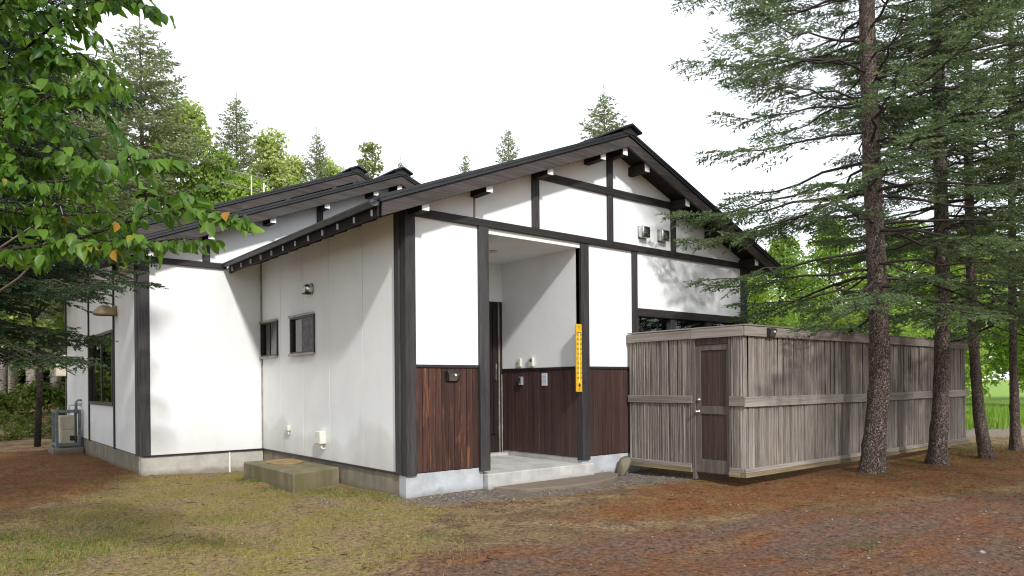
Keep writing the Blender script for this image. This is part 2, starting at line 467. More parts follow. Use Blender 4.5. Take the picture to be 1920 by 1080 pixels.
gx = axis_lines(-220, -7.5, 17, 260, 0.12); gy = axis_lines(-120, -9.0, 8.0, 300, 0.12)
XX, YY = np.meshgrid(gx, gy, indexing='ij')
GV = np.stack([XX, YY, gz(XX, YY)], -1).reshape(-1, 3)
ni, nj = XX.shape
I, J = np.meshgrid(np.arange(ni - 1), np.arange(nj - 1), indexing='ij')
Q = np.stack([I * nj + J, (I + 1) * nj + J, (I + 1) * nj + J + 1, I * nj + J + 1], -1).reshape(-1, 4)

def ground_mat():
    m, t, b, o = mk("forest_yard_ground")
    v = coords(t)
    n0 = noise(t, v, 0.9, 5, 0.6); n1 = noise(t, v, 4.0, 8, 0.72); n2 = noise(t, v, 21, 8, 0.8); n3 = noise(t, v, 120, 4, 0.7)
    m1 = noise(t, v, 1.7, 7, 0.7, 0.4); m2 = noise(t, nd(t, "ShaderNodeVectorMath", {0: v, 1: (13.0, 7.0, 3.0)}, operation='ADD').outputs[0], 2.6, 7, 0.72, 0.3)
    mp = nd(t, "ShaderNodeMapping", {0: nd(t, "ShaderNodeNewGeometry").outputs[0]}); mp.inputs[2].default_value = (0, 0, 0.32); mp.inputs[3].default_value = (0.22, 1.6, 1.0)
    streak = noise(t, mp.outputs[0], 1.5, 7, 0.66, 0.5)
    def at(nm): return nd(t, "ShaderNodeAttribute", attribute_name=nm).outputs[2]
    br = math_(t, 'ADD', math_(t, 'MULTIPLY', math_(t, 'SUBTRACT', n1, 0.5), 1.3), math_(t, 'MULTIPLY', math_(t, 'SUBTRACT', n0, 0.5), 0.9))
    br = math_(t, 'ADD', br, math_(t, 'MULTIPLY', math_(t, 'SUBTRACT', n2, 0.5), 0.6))
    def zone(nm, lo=0.30, hi=0.70):
        return sstep(t, math_(t, 'ADD', at(nm), br), lo, hi)
    def two(a, c): return mixc(t, sstep(t, n2, 0.36, 0.64), a, c)
    dirt = two((0.090, 0.052, 0.034), (0.33, 0.205, 0.128))
    olive = two((0.175, 0.136, 0.038), (0.54, 0.430, 0.140))
    tan = two((0.175, 0.118, 0.058), (0.52, 0.375, 0.200))
    green = two((0.105, 0.112, 0.026), (0.34, 0.330, 0.092))
    rustc = two((0.105, 0.038, 0.017), (0.42, 0.170, 0.068))
    ochre = two((0.130, 0.072, 0.030), (0.42, 0.245, 0.105))
    grey = two((0.10, 0.064, 0.052), (0.31, 0.205, 0.165))
    col = mixc(t, sstep(t, m1, 0.40, 0.60), dirt, tan)
    rust = mixc(t, sstep(t, m2, 0.42, 0.62), rustc, ochre)
    rust = mixc(t, sstep(t, m1, 0.58, 0.70, 0, 0.6), rust, olive)
    trk = mixc(t, sstep(t, streak, 0.42, 0.66, 0.1, 0.8), mixc(t, sstep(t, m1, 0.40, 0.60), rustc, dirt), grey)
    trk = mixc(t, sstep(t, streak, 0.34, 0.46, 0.30, 0), trk, tan)
    moss = mixc(t, sstep(t, m1, 0.36, 0.54), olive, tan)
    moss = mixc(t, sstep(t, m2, 0.56, 0.66, 0, 0.8), moss, green)
    moss = mixc(t, sstep(t, m2, 0.34, 0.42, 0.75, 0), moss, dirt)
    grav = two((0.11, 0.090, 0.075), (0.38, 0.32, 0.27))
    mead = mixc(t, n1, (0.13, 0.24, 0.035), (0.26, 0.36, 0.085))
    road = two((0.22, 0.18, 0.15), (0.36, 0.31, 0.26))
    col = mixc(t, zone("rust"), col, rust)
    col = mixc(t, zone("track"), col, trk)
    col = mixc(t, zone("moss"), col, moss)
    col = mixc(t, zone("gravel", 0.40, 0.6), col, grav)
    col = mixc(t, zone("mead"), col, mead)
    col = mixc(t, zone("road"), col, road)
    col = mixc(t, sstep(t, n3, 0.64, 0.72, 0, 0.7), col, (0.36, 0.30, 0.24))
    col = mixc(t, sstep(t, n3, 0.28, 0.38, 0.7, 0), col, (0.022, 0.014, 0.010))
    vor = nd(t, "ShaderNodeTexVoronoi", {0: v, 2: 3.2}, feature='F1')
    spot = math_(t, 'MULTIPLY', sstep(t, vor.outputs[0], 0.10, 0.20, 1.0, 0.0), sstep(t, nd(t, "ShaderNodeSeparateColor", {0: vor.outputs[1]}).outputs[0], 0.72, 0.75))
    col = mixc(t, math_(t, 'MULTIPLY', spot, sstep(t, n2, 0.40, 0.55, 0.9, 0.2)), col, (0.045, 0.028, 0.022))
    t.links.new(col, b.inputs["Base Color"])
    b.inputs["Roughness"].default_value = 0.95; b.inputs["Specular IOR Level"].default_value = 0.15
    bump(t, b, math_(t, 'ADD', math_(t, 'ADD', n2, math_(t, 'MULTIPLY', n3, 0.4)), n1), 1.0, 0.06)
    return m

gme = np_mesh("ground", GV, Q, ground_mat(), True)
fx_, fy_ = GV[:, 0], GV[:, 1]
for nm, arr in (("moss", pmask(fx_, fy_, MOSS, 0.7)), ("rust", np.maximum(pmask(fx_, fy_, RUST, 0.6), pmask(fx_, fy_, LRUST, 0.6))), ("track", pmask(fx_, fy_, TRACK, 0.5)),
                ("gravel", np.maximum(pmask(fx_, fy_, GRAV, 0.35), 0.75 * pmask(fx_, fy_, DRIP, 0.10))), ("mead", pmask(fx_, fy_, MEAD, 1.5)), ("road", pmask(fx_, fy_, ROAD, 0.5))):
    at = gme.attributes.new(nm, 'FLOAT', 'POINT'); at.data.foreach_set("value", arr.astype(np.float32))
tag(obj("ground", gme), "brown forest yard ground with moss, needles and wheel tracks", None, None, "structure")

# ------------------------------------------------------------------ house
H = empty("house", (4.0, 3.0, 0), "white plastered house with dark timber framing and black gabled roofs", "house")

def rect_minus(r, holes):
    rs = [r]
    for h in holes:
        nr = []
        for (a0, a1, b0, b1) in rs:
            c0, c1, d0, d1 = max(a0, h[0]), min(a1, h[1]), max(b0, h[2]), min(b1, h[3])
            if c0 >= c1 or d0 >= d1:
                nr.append((a0, a1, b0, b1)); continue
            if a0 < c0: nr.append((a0, c0, b0, b1))
            if c1 < a1: nr.append((c1, a1, b0, b1))
            if b0 < d0: nr.append((c0, c1, b0, d0))
            if d1 < b1: nr.append((c0, c1, d1, b1))
        rs = nr
    return rs

GAP = 0.006
def panel_x(x, th, y0, y1, z0, z1, mat, holes=(), parent=H):      # a wall panel whose outer face is at x
    m = MB()
    for (a0, a1, b0, b1) in rect_minus((y0 + GAP, y1 - GAP, z0, z1), holes):
        m.box(x, x + th, a0, a1, b0, b1)
    return m.build("wall_panel", MT[mat], parent)

def poly_panel(poly, y, mat, th=0.08):
    return MB().prism(poly, y, y + th, 1).build("wall_panel", MT[mat], H)

def bar(name, x0, x1, y0, y1, z0, z1, mat, parent=H, bev=0.006):
    return MB().box(x0, x1, y0, y1, z0, z1).build(name, MT[mat], parent, bev)

ZS = 0.346
# foundations
MB().box(0.0, 1.30, 0.012, 0.2, -0.4, ZS - 0.012).build("foundation", MT['concrete'], H, 0.006)
MB().box(3.32, HX, 0.012, 0.2, -0.4, ZS - 0.014).build("foundation", MT['concrete'], H, 0.006)
MB().box(0.012, 0.2, 0.2, DW, -0.4, ZS - 0.012).build("foundation", MT['concrete_d'], H, 0.006)
MB().box(-2.13, 0.012, DW + 0.012, DW + 0.2, -0.4, ZS - 0.012).build("foundation", MT['concrete_w'], H, 0.006)
MB().box(-2.13, -1.93, DW + 0.2, 14.1, -0.4, ZS - 0.016).build("foundation", MT['concrete_d'], H, 0.006)
MB().box(HX - 0.2, HX - 0.01, 0.2, 14.0, -0.4, ZS - 0.012).build("foundation", MT['concrete_d'], H)

RK = 0.389
def soff(x, xe, ze, s, rx):          # lower line of the barge board at x
    return ze + s * (x - xe) if x <= rx else ze + s * (2 * rx - x - xe)
MAIN = (-0.58, 3.665, RK, 4.0)
WING = (-2.62, 3.66, 0.395, 2.86)
BACK = (-2.79, 4.09, 0.40, 2.86)
def mtop(x): return soff(x, *MAIN) + 0.10
def wtop(x): return soff(x, *WING) + 0.10

# front wall panels
def zpanel(x0, x1, z0, ztop=None, z1=None, y=0.0, mat='plaster', rx=4.0):
    x0 += GAP; x1 -= GAP
    if z1 is not None:
        return poly_panel([(x0, z0), (x1, z0), (x1, z1), (x0, z1)], y, mat)
    p = [(x0, z0), (x1, z0), (x1, ztop(x1))]
    if x0 < rx < x1: p.append((rx, ztop(rx)))
    p.append((x0, ztop(x0)))
    return poly_panel(p, y, mat)

BT, BB = 3.955, 3.845                # main beam
zpanel(0.14, 1.23, 1.80, None, BB + 0.02)
zpanel(1.36, 3.31, 3.765, None, BB + 0.02)
zpanel(3.45, 4.57, 1.80, None, BB + 0.02)
zpanel(4.66, 7.87, 2.84, None, BB + 0.02)
for a, b_ in ((-0.02, 1.155), (1.163, 2.27)):
    zpanel(a + 0.02, b_, BT - 0.02, mtop)
zpanel(2.39, 3.95, BT - 0.02, None, 4.75); zpanel(4.06, 5.64, BT - 0.02, None, 4.77)
zpanel(2.39, 3.95, 4.75, mtop); zpanel(4.06, 5.64, 4.77, mtop)
zpanel(5.74, 8.03, BT - 0.02, mtop)
# posts, beams, struts of the front
bar("post", -0.012, 0.15, -0.035, 0.11, 0.315, 3.90, 'timberZ')
bar("post", -0.035, 0.11, 0.112, 0.24, 0.325, 3.93, 'timberZ')
bar("post", 1.215, 1.385, -0.06, 0.12, 0.285, BB, 'timberZ')
bar("post", 3.295, 3.475, -0.035, 0.10, 0.285, BB, 'timberZ')
bar("post", 4.55, 4.68, -0.035, 0.10, 1.0, BB, 'timberZ')
bar("post", 7.85, 8.05, -0.04, 0.16, 0.33, BB + 0.2, 'timberZ')
bar("beam", 0.152, HX, -0.055, 0.02, BB, BT, 'timberX')
bar("beam", 2.385, 5.70, -0.045, 0.02, 4.735, 4.855, 'timberX')
bar("beam", 4.683, 7.848, -0.045, 0.08, 2.72, 2.86, 'timberX')
bar("strut", 2.26, 2.40, -0.04, 0.02, BT + 0.002, mtop(2.33), 'timberZ')
bar("strut", 3.94, 4.07, -0.04, 0.02, BT + 0.002, 4.733, 'timberZ')
bar("strut", 3.94, 4.07, -0.04, 0.02, 4.857, mtop(4.0) - 0.05, 'timberZ')
bar("strut", 5.63, 5.755, -0.04, 0.02, BT + 0.002, mtop(5.7), 'timberZ')
# wainscot: ledger, backing and boards
def wainscot(x0, x1, z0, z1, mat, n, along='x', y=0.0):
    if along == 'x':
        w = MB().box(x0, x1, y + 0.012, y + 0.09, z0, z1).build("wainscot", MT['backing'], H)
        MB().box(x0, x1, y - 0.022, y + 0.02, z1, z1 + 0.042).build("ledger", MT['timberX'], w, 0.004)
    else:                                    # on the porch side wall, facing -x at x = y
        w = MB().box(y + 0.012, y + 0.09, x0, x1, z0, z1).build("wainscot", MT['backing'], H)
        MB().box(y - 0.022, y + 0.02, x0, x1, z1, z1 + 0.042).build("ledger", MT['timberY'], w, 0.004)
    pw = (x1 - x0) / n
    for i in range(n):
        a = x0 + i * pw; d = random.uniform(0, 0.006)
        lo = z0 - random.uniform(0, 0.008)
        if along == 'x':
            MB().box(a + 0.003, a + pw - 0.003, y - d, y + 0.014, lo, z1 - 0.002).build("plank", MT[mat], w, 0.003)
        else:
            MB().box(y - d, y + 0.014, a + 0.003, a + pw - 0.003, lo, z1 - 0.002).build("plank", MT[mat], w, 0.003)
wainscot(0.152, 1.213, ZS, 1.785, 'plank_old', 10)
wainscot(3.477, 4.545, ZS, 1.785, 'plank', 10)
# windows along the top of the bath court
wn = MB().box(4.69, 7.84, 0.055, 0.065, 1.05, 2.72).build("window", MT['glass'], H)
for a in (4.69, 5.62, 6.70, 7.62):
    MB().box(a, a + 0.16 if a > 4.7 else a + 0.05, -0.01, 0.11, 1.05, 2.719).build("window_frame", MT['timberZ'], wn, 0.004)
MB().box(4.69, 7.84, -0.005, 0.115, 0.95, 1.05).build("sill", MT['timberX'], wn, 0.004)
zpanel(4.57, 7.87, 0.33, None, 0.95)
# porch
PX, PY = 3.295, 2.07
MB().box(PX, PX + 0.08, 0.02, PY, 1.80, 3.80).build("wall_panel", MT['plaster'], H)
MB().box(1.22, 1.30, 0.1, PY, 0.2, 3.80).build("wall_panel", MT['plaster'], H)
MB().box(3.225, 3.294, PY, PY + 0.06, 3.07, 3.80).build("wall_panel", MT['plaster'], H)
MB().box(3.226, 3.294, PY - 0.004, PY + 0.06, 0.28, 3.069).build("door_jamb", MT['door'], H, 0.004)
MB().tube([(3.262, PY - 0.02, 0.24), (3.262, PY - 0.02, 1.72)], 0.011, 6).build("conduit", MT['lightframe'], H)
MB().box(1.30, 2.18, PY, PY + 0.06, 0.28, 3.80).build("wall_panel", MT['plaster'], H)
MB().box(2.18, 3.225, PY + 0.001, PY + 0.06, 3.07, 3.80).build("wall_panel", MT['plaster'], H)
MB().box(1.22, 3.37, 0.082, PY + 0.06, 3.77, 3.83).build("porch_ceiling", MT['plaster'], H)
wainscot(0.10, PY, 0.325, 1.785, 'plank', 19, 'y', PX)
MB().box(PX + 0.006, PX + 0.09, 0.10, PY, 0.1, 0.325).build("foundation", MT['concrete_f'], H)
dr = MB().box(2.20, 3.205, PY + 0.03, PY + 0.07, 0.30, 3.06).build("door", MT['door'], H)
for i in range(13):
    a = 2.27 + i * 0.068
    MB().box(a, a + 0.045, PY + 0.005, PY + 0.03, 0.62, 2.95).build("slat", MT['door'], dr, 0.003)
MB().box(2.20, 3.205, PY + 0.0, PY + 0.03, 0.30, 0.60).build("kick_panel", MT['door'], dr, 0.004)
MB().box(3.12, 3.15, PY - 0.03, PY + 0.01, 1.62, 1.92).build("handle", MT['steel'], dr, 0.006)
MB().box(3.205, 3.225, PY - 0.01, PY + 0.02, 0.27, 3.06).build("door_frame", MT['lightframe'], dr, 0.002)
# porch floor with a pale nosing
fl = MB().prism([(1.31, -0.10), (3.50, -0.10), (3.50, 0.0), (3.29, 0.09), (3.29, 2.14), (1.31, 2.14)], -0.3, 0.238, 2).build("porch_floor", MT['concrete_f'], H, 0.012)
MB().box(2.1, 3.29, 1.9, 2.14, 0.2, 0.285).build("threshold", MT['concrete_f'], fl, 0.006)

# left wall of the front block
LZ = 3.96
W2 = (2.92, 3.94, 2.10, 2.75); W1 = (4.55, DW - 0.005, 2.10, 2.755)
cuts = [0.242, 1.225, 2.378, 3.443, 4.436, DW]
for a, b_ in zip(cuts, cuts[1:]):
    panel_x(0.0, 0.08, a, b_, ZS, LZ, 'plaster_st', [W1, W2])
MB().box(-0.016, 0.004, 0.24, DW, ZS - 0.03, ZS - 0.004).build("drip_flashing", MT['roof'], H)
MB().box(-2.1, -0.02, DW - 0.016, DW + 0.004, ZS - 0.03, ZS - 0.004).build("drip_flashing", MT['roof'], H)
bar("corner_trim", -0.02, 0.0, DW - 0.04, DW - 0.002, ZS, LZ, 'lightframe', H, 0.002)

def slider(r, curtain, scr, name="window"):
    y0, y1, z0, z1 = r; t_ = 0.035
    w = MB()
    w.box(-0.03, 0.06, y0, y1, z1 - t_, z1); w.box(-0.03, 0.06, y0, y1, z0, z0 + t_)
    w.box(-0.03, 0.06, y0, y0 + t_, z0 + t_, z1 - t_); w.box(-0.03, 0.06, y1 - t_, y1, z0 + t_, z1 - t_)
    o = w.build(name, MT['bronze'], H)
    MB().box(-0.055, -0.03, y0 - 0.02, y1 + 0.02, z0 - 0.03, z0 + 0.008).build("sill", MT['lightframe'], o, 0.003)
    MB().box(-0.055, -0.03, y0 - 0.02, y1 + 0.02, z1 - 0.006, z1 + 0.03).build("head_flashing", MT['lightframe'], o, 0.003)
    ym = (y0 + y1) / 2
    MB().box(0.02, 0.028, ym, y1 - t_, z0 + t_, z1 - t_).build("pane", MT['glass'], o)
    MB().box(0.0, 0.008, y0 + t_, ym, z0 + t_, z1 - t_).build("pane", MT['glass'], o)
    MB().box(-0.012, 0.035, ym - 0.02, ym + 0.02, z0 + t_, z1 - t_).build("sash", MT['bronze'], o, 0.002)
    if scr: MB().box(-0.010, -0.006, y0 + t_, ym - 0.02, z0 + t_, z1 - t_).build("screen", MT['screen'], o)
    MB().box(0.032, 0.036, y0 + 0.05, y1 - 0.24, z0 + 0.01, z1 - 0.01).build("curtain", MT[curtain], o)
    MB().box(0.066, 0.070, y1 - 0.30, y1 - t_, z0, z1).build("curtain", MT['dark'], o)  # dark sheet standing in for the unlit window opening, no curtain
slider(W2, 'curtain', True)
slider(W1, 'tancurtain', False)

# wing: front wall, left wall
wl_x = -2.14
zpanel(-2.0, -0.002, ZS, None, 3.74, DW, 'plaster_st2')
zpanel(-2.0, -1.07, 3.74, wtop, None, DW); zpanel(-0.97, 1.15, 3.74, wtop, None, DW); zpanel(1.26, 7.7, 3.5, wtop, None, DW, 'plaster', 2.86)
bar("post", -2.155, -1.985, DW - 0.035, DW + 0.10, 0.335, 4.0, 'timberZ')
bar("post", -2.165, -2.02, DW + 0.102, DW + 0.30, 0.335, 4.0, 'timberZ')
bar("beam", -1.983, -0.66, DW - 0.05, DW + 0.02, 3.735, 3.84, 'timberX')
bar("strut", -1.085, -0.955, DW - 0.04, DW + 0.02, 3.842, wtop(-1.02), 'timberZ')
bar("strut", 1.14, 1.27, DW - 0.04, DW + 0.02, 4.1, wtop(1.2), 'timberZ')
WW = (7.66, 10.46, 1.17, 2.70)
WCUT = [DW + 0.30, 7.6, 10.5, 14.1]
for a, b_ in zip(WCUT, WCUT[1:]):
    panel_x(wl_x, 0.08, a, b_, ZS, 4.4 if a > 7 else 3.75, 'plaster_st2', [WW])
bar("strut", wl_x - 0.03, wl_x + 0.03, 7.58, 7.655, ZS - 0.02, 4.3, 'timberZ')
bar("strut", wl_x - 0.03, wl_x + 0.03, 10.47, 10.56, ZS - 0.02, 4.3, 'timberZ')
bar("post", wl_x - 0.03, wl_x + 0.15, 14.0, 14.16, ZS - 0.02, 4.3, 'timberZ')
y0, y1, z0, z1 = WW
w = MB()
for bx in ((y0, y1, z1 - 0.06, z1), (y0, y1, z0, z0 + 0.07), (y0, y0 + 0.06, z0 + 0.07, z1 - 0.06), (y1 - 0.06, y1, z0 + 0.07, z1 - 0.06)):
    w.box(wl_x - 0.04, wl_x + 0.06, *bx)
wo = w.build("window", MT['bronze'], H, 0.003)
MB().box(wl_x + 0.01, wl_x + 0.018, y0 + 0.06, y1 - 0.06, z0 + 0.07, z1 - 0.06).build("pane", MT['glass'], wo)
MB().box(wl_x - 0.005, wl_x + 0.05, 9.02, 9.10, z0 + 0.07, z1 - 0.06).build("sash", MT['bronze'], wo, 0.003)
MB().box(wl_x + 0.12, wl_x + 0.13, y0, y1, z0, z1).build("curtain", MT['dark'], wo)
# back and right walls close the shell
MB().box(wl_x, 7.7, 14.02, 14.1, 0.3, 4.2).build("wall_panel", MT['plaster'], H)
MB().box(7.95, 8.03, 0.1, DW, 0.3, 3.95).build("wall_panel", MT['plaster'], H)
MB().box(7.62, 7.7, DW, 14.1, 0.3, 3.9).build("wall_panel", MT['plaster'], H)
poly_panel([(-2.0, 3.7), (7.7, 3.7), (2.86, 6.35)], 7.2, 'plaster', 0.06)
poly_panel([(-2.1, 4.1), (7.7, 4.1), (2.86, 6.3)], 14.0, 'plaster', 0.06)

# roofs
def roof(cfg, y0, y1, xr, purl, gutter=None, cap_front=0.10):
    xe, ze, s, rx = cfg
    za = ze + s * (rx - xe)
    def line(dx): return ze + s * dx
    def slope_piece(name, lo, hi, ya, yb, mat, parent, side, ext=0.0, xend=None, bev=0.0):
        """slab between heights lo and hi above the barge line"""
        x0 = xe - ext if side < 0 else xr + ext
        zl = ze + s * ((x0 - xe) if side < 0 else (2 * rx - x0 - xe))
        p = [(x0, zl + lo), (rx, za + lo), (rx, za + hi), (x0, zl + hi)]
        return MB().prism(p, ya, yb, 1).build(name, MT[mat], parent, bev)
    for side in (-1, 1):
        r_ = slope_piece("roof_slope", 0.155, 0.225, y0 + 0.045, y1, 'roof', H, side, 0.05)
        slope_piece("soffit", 0.10, 0.154, y0 + 0.045, y1, 'timberY', r_, side, -0.02)
        slope_piece("barge_board", 0.0, 0.185, y0, y0 + 0.042, 'barge', r_, side, 0.0, bev=0.004)
        slope_piece("verge_trim", 0.187, 0.215, y0 - 0.028, y0 + 0.10, 'roof', r_, side, 0.03)
        slope_piece("verge_trim", 0.2155, 0.232, y0 - 0.012, y0 + 0.12, 'roof2', r_, side, 0.04)
        slope_piece("verge_trim", 0.2325, 0.272, y0 - 0.034, y0 + 0.14, 'roof', r_, side, 0.05)
        # standing seams
        for k in range(1, 12):
            yy = y0 + 0.14 + k * 0.45
            if yy < y1 - 0.05: slope_piece("standing_seam", 0.224, 0.25, yy, yy + 0.02, 'roof', r_, side, 0.03)
    cp = MB().prism([(rx - 0.24, za + 0.272 - 0.24 * s + 0.05), (rx, za + 0.272 + 0.055), (rx + 0.24, za + 0.272 - 0.24 * s + 0.05), (rx + 0.24, za + 0.30 - 0.24 * s + 0.055), (rx, za + 0.365), (rx - 0.24, za + 0.30 - 0.24 * s + 0.055)], y0 - cap_front, y1, 1)
    c = cp.build("ridge_cap", MT['roof'], H, 0.004)
    MB().prism([(rx - 0.17, za + 0.2), (rx + 0.17, za + 0.2), (rx + 0.17, za + 0.272 - 0.17 * s + 0.05), (rx, za + 0.325), (rx - 0.17, za + 0.272 - 0.17 * s + 0.05)], y0 - cap_front + 0.06, y1 - 0.01, 1).build("ridge_box", MT['roof'], c)
    for px in purl:
        zt = soff(px, *cfg) + 0.085 - 0.055 * s
        ridge = abs(px - rx) < 0.05
        hw = 0.058
        if ridge: zt = za + 0.03
        b_ = MB().box(px - hw, px + hw, y0 + 0.075, y0 + 0.62, zt - 0.15, zt).build("purlin", MT['timberY'], H, 0.004)
        MB().box(px - hw + 0.002, px + hw - 0.002, y0 + 0.068, y0 + 0.0745, zt - 0.148, zt - 0.002).build("end_cap", MT['white'], b_)
    return za

MPUR = [0.10, 1.16, 2.32, 3.47, 4.0, 4.55, 5.65, 6.72, 7.85]
roof(MAIN, -0.45, DW - 0.06, 8.58, MPUR)
WPUR = [-2.05, -1.03, 0.10, 1.20, 2.29, 2.86, 3.45]
roof(WING, DW - 0.45, 7.4, 8.34, WPUR)
BPUR = [-2.05, -1.0, 0.12, 1.22, 2.32, 2.86]
roof(BACK, 7.0, 14.6, 8.5, BPUR)
# eaves of the front block: fascia, half-round gutter, straps
ex0 = -0.58; ez = 3.665 + 0.155
bar("fascia", ex0 - 0.045, ex0 - 0.012, -0.40, DW - 0.06, 3.66, ez, 'timberY')
g = MB(); n = 10; gr, gc = 0.062, (ex0 - 0.115, ez + 0.012)
out_, inn = [], []
for k in range(n + 1):
    a = math.pi + math.pi * k / n
    out_.append((gc[0] + gr * math.cos(a), gc[1] + gr * math.sin(a))); inn.append((gc[0] + (gr - 0.006) * math.cos(a), gc[1] + (gr - 0.006) * math.sin(a)))
g.prism(out_ + inn[::-1], -0.46, DW - 0.05, 1)
go = g.build("gutter", MT['gutter'], H)
for k in range(12):
    yy = -0.30 + k * 0.49
    MB().box(ex0 - 0.078, ex0 - 0.05, yy, yy + 0.012, ez - 0.14, ez - 0.06).build("bracket", MT['paper'], go, 0.003)
for k in range(12):      # rafter tails under the eaves
    yy = -0.18 + k * 0.47
    MB().prism([(ex0 + 0.03, 3.70), (0.0, 3.70 + 0.55 * RK), (0.0, 3.77 + 0.58 * RK), (ex0 + 0.03, 3.77)], yy, yy + 0.05, 1).build("rafter", MT['timberY'], H)
bar("fascia", -2.79, -2.76, 7.05, 14.6, 4.12, 4.26, 'timberY')
bar("fascia", -2.64, -2.60, DW - 0.40, 7.0, 3.68, 3.83, 'timberY')
MB().box(-0.640, -0.618, DW - 0.024, DW + 0.01, -0.2, ZS - 0.03).build("conduit", MT['white'], H, 0.004)

# ------------------------------------------------------------------ things on the house
# thermometer
T = empty("thermometer", (3.21, -0.06, 1.41), "tall narrow yellow thermometer board on the porch post", "thermometer")
def therm():
    x0, x1, z0, z1 = 3.135, 3.265, 1.41, 2.51
    bd = MB().box(x0, x1, -0.065, -0.042, z0, z1).build("board", MT['yellow'], T, 0.004)
    for zb_ in (1.55, 2.35):
        MB().box(3.19, 3.36, -0.0415, -0.0355, zb_, zb_ + 0.04).build("bracket", MT['timberX'], T)
    MB().tube([(3.2000, -0.069, 1.56), (3.2000, -0.069, 2.36)], 0.006, 6).build("tube", MT['white'], T)
    MB().lathe([(0.0, -0.012), (0.022, -0.008), (0.026, 0), (0.0, 0.008)], (3.2000, -0.069, 1.52), (0, -1, 0), 14).build("bulb", MT['red'], T)
    MB().box(3.1575, 3.2425, -0.0675, -0.0655, 2.372, 2.38).build("scale_line", MT['ink'], T)
    for i in range(10):
        zz = 2.34 - i * 0.078
        for xx, side in ((3.1405, -1), (3.2205, 1)):
            cu_ = bpy.data.curves.new("numeral", 'FONT'); cu_.body = str(abs(50 - 10 * i)); cu_.size = 0.047
            to = bpy.data.objects.new("numeral_source", cu_); COL.objects.link(to)
            dg = bpy.context.evaluated_depsgraph_get()
            me = bpy.data.meshes.new_from_object(to.evaluated_get(dg)); me.name = "numeral"
            bpy.data.objects.remove(to)
            me.materials.clear(); me.materials.append(MT['ink'])
            obj("numeral", me, T, (xx, -0.0662, zz - 0.016), (math.pi / 2, 0, 0))
            MB().box(xx + (0.042 if side < 0 else -0.012), xx + (0.054 if side < 0 else -0.002), -0.0672, -0.0655, zz - 0.002, zz + 0.002).build("tick", MT['ink'], T)
    MB().prism([(3.1900, 2.455), (3.2100, 2.455), (3.2000, 2.487)], -0.0675, -0.0655, 1).build("arrow_mark", MT['ink'], T)
    MB().box(3.1980, 3.2020, -0.0675, -0.0655, 2.42, 2.455).build("arrow_mark", MT['ink'], T)
    MB().box(3.1970, 3.2030, -0.0675, -0.0655, 1.435, 1.475).build("scale_line", MT['ink'], T)
therm()

def solar_lamp(loc, scale, label, facing='y'):
    L = empty("solar_lamp", loc, label, "lamp")
    k = scale
    m = MB().prism([(0, 0.075 * k), (-0.055 * k, 0.07 * k), (-0.075 * k, 0.045 * k), (-0.03 * k, -0.065 * k), (0, -0.07 * k)], -0.10 * k, 0.10 * k, 0)
    body = m.mesh("housing", MT['black'], 0.006)
    bo = obj("housing", body, L, loc)
    f = MB().add([(-0.088 * k, -0.0785 * k, 0.040 * k), (0.088 * k, -0.0785 * k, 0.040 * k), (0.060 * k, -0.0345 * k, -0.062 * k), (-0.060 * k, -0.0345 * k, -0.062 * k)], [(0, 1, 2, 3)])
    f.add([(-0.088 * k, -0.073 * k, 0.040 * k), (0.088 * k, -0.073 * k, 0.040 * k), (0.060 * k, -0.03 * k, -0.062 * k), (-0.060 * k, -0.03 * k, -0.062 * k)], [(0, 1, 2, 3)])
    obj("lens", f.mesh("lens", MT['steel_d']), L, loc)
    s_ = MB().lathe([(0.0, 0.014 * k), (0.012 * k, 0.01 * k), (0.016 * k, 0)], (0.02 * k, -0.074 * k, 0.012 * k), (0, -1, 0), 10)
    obj("sensor", s_.mesh("sensor", MT['white'], smooth=True), L, loc)
    p = MB().add([(-0.08 * k, -0.05 * k, 0.0735 * k), (0.08 * k, -0.05 * k, 0.0735 * k), (0.08 * k, -0.005 * k, 0.0775 * k), (-0.08 * k, -0.005 * k, 0.0775 * k)], [(0, 1, 2, 3)])
    obj("solar_panel", p.mesh("solar_panel", MT['roof2']), L, loc)
    return L
solar_lamp((0.74, -0.008, 1.665), 1.05, "small solar lamp on the worn brown planks left of the porch")

def vent(x, z, label):
    V_ = empty("vent_hood", (x, -0.004, z), label, "vent", "steel vent hoods under the gable")
    prof = [(-0.002, 0.105), (-0.10, 0.105), (-0.125, 0.08), (-0.125, -0.10), (-0.002, -0.10)]
    MB().prism([(p[0], z + p[1]) for p in prof], x - 0.10, x + 0.10, 0).build("hood", MT['steel'], V_, 0.014, True)
    for i in range(7):
        zz = z - 0.085 + i * 0.024
        MB().box(x - 0.075, x + 0.075, -0.1295, -0.124, zz, zz + 0.011).build("louvre", MT['black'], V_)
    MB().box(x - 0.108, x + 0.108, -0.012, -0.0005, z - 0.11, z + 0.112).build("flange", MT['steel_d'], V_, 0.003)
vent(4.83, 4.205, "square stainless vent hood under the gable, the one nearer the centre strut")
vent(5.36, 4.205, "square stainless vent hood under the gable, the one nearer the right strut")

BV = empty("round_vent", (-0.01, 3.05, 3.17), "round silver vent cap on the side wall above the small windows", "vent")
prof = [(0.085, 0.0)] + [(0.085 * math.cos(a), 0.05 + 0.085 * math.sin(a)) for a in np.linspace(0, math.pi / 2 * 0.98, 7)]
MB().lathe(prof, (-0.004, 3.05, 3.17), (-1, 0, 0), 20).build("cap", MT['steel'], BV, 0, True)
MB().prism([(3.05 - 0.07, 3.10), (3.05 + 0.07, 3.10), (3.05 + 0.05, 3.075), (3.05 - 0.05, 3.075)], -0.145, -0.03, 0).build("outlet", MT['black'], BV, 0.004)
MB().lathe([(0.105, 0.0), (0.105, 0.008), (0.08, 0.012)], (-0.001, 3.05, 3.17), (-1, 0, 0), 20).build("flange", MT['steel_d'], BV)

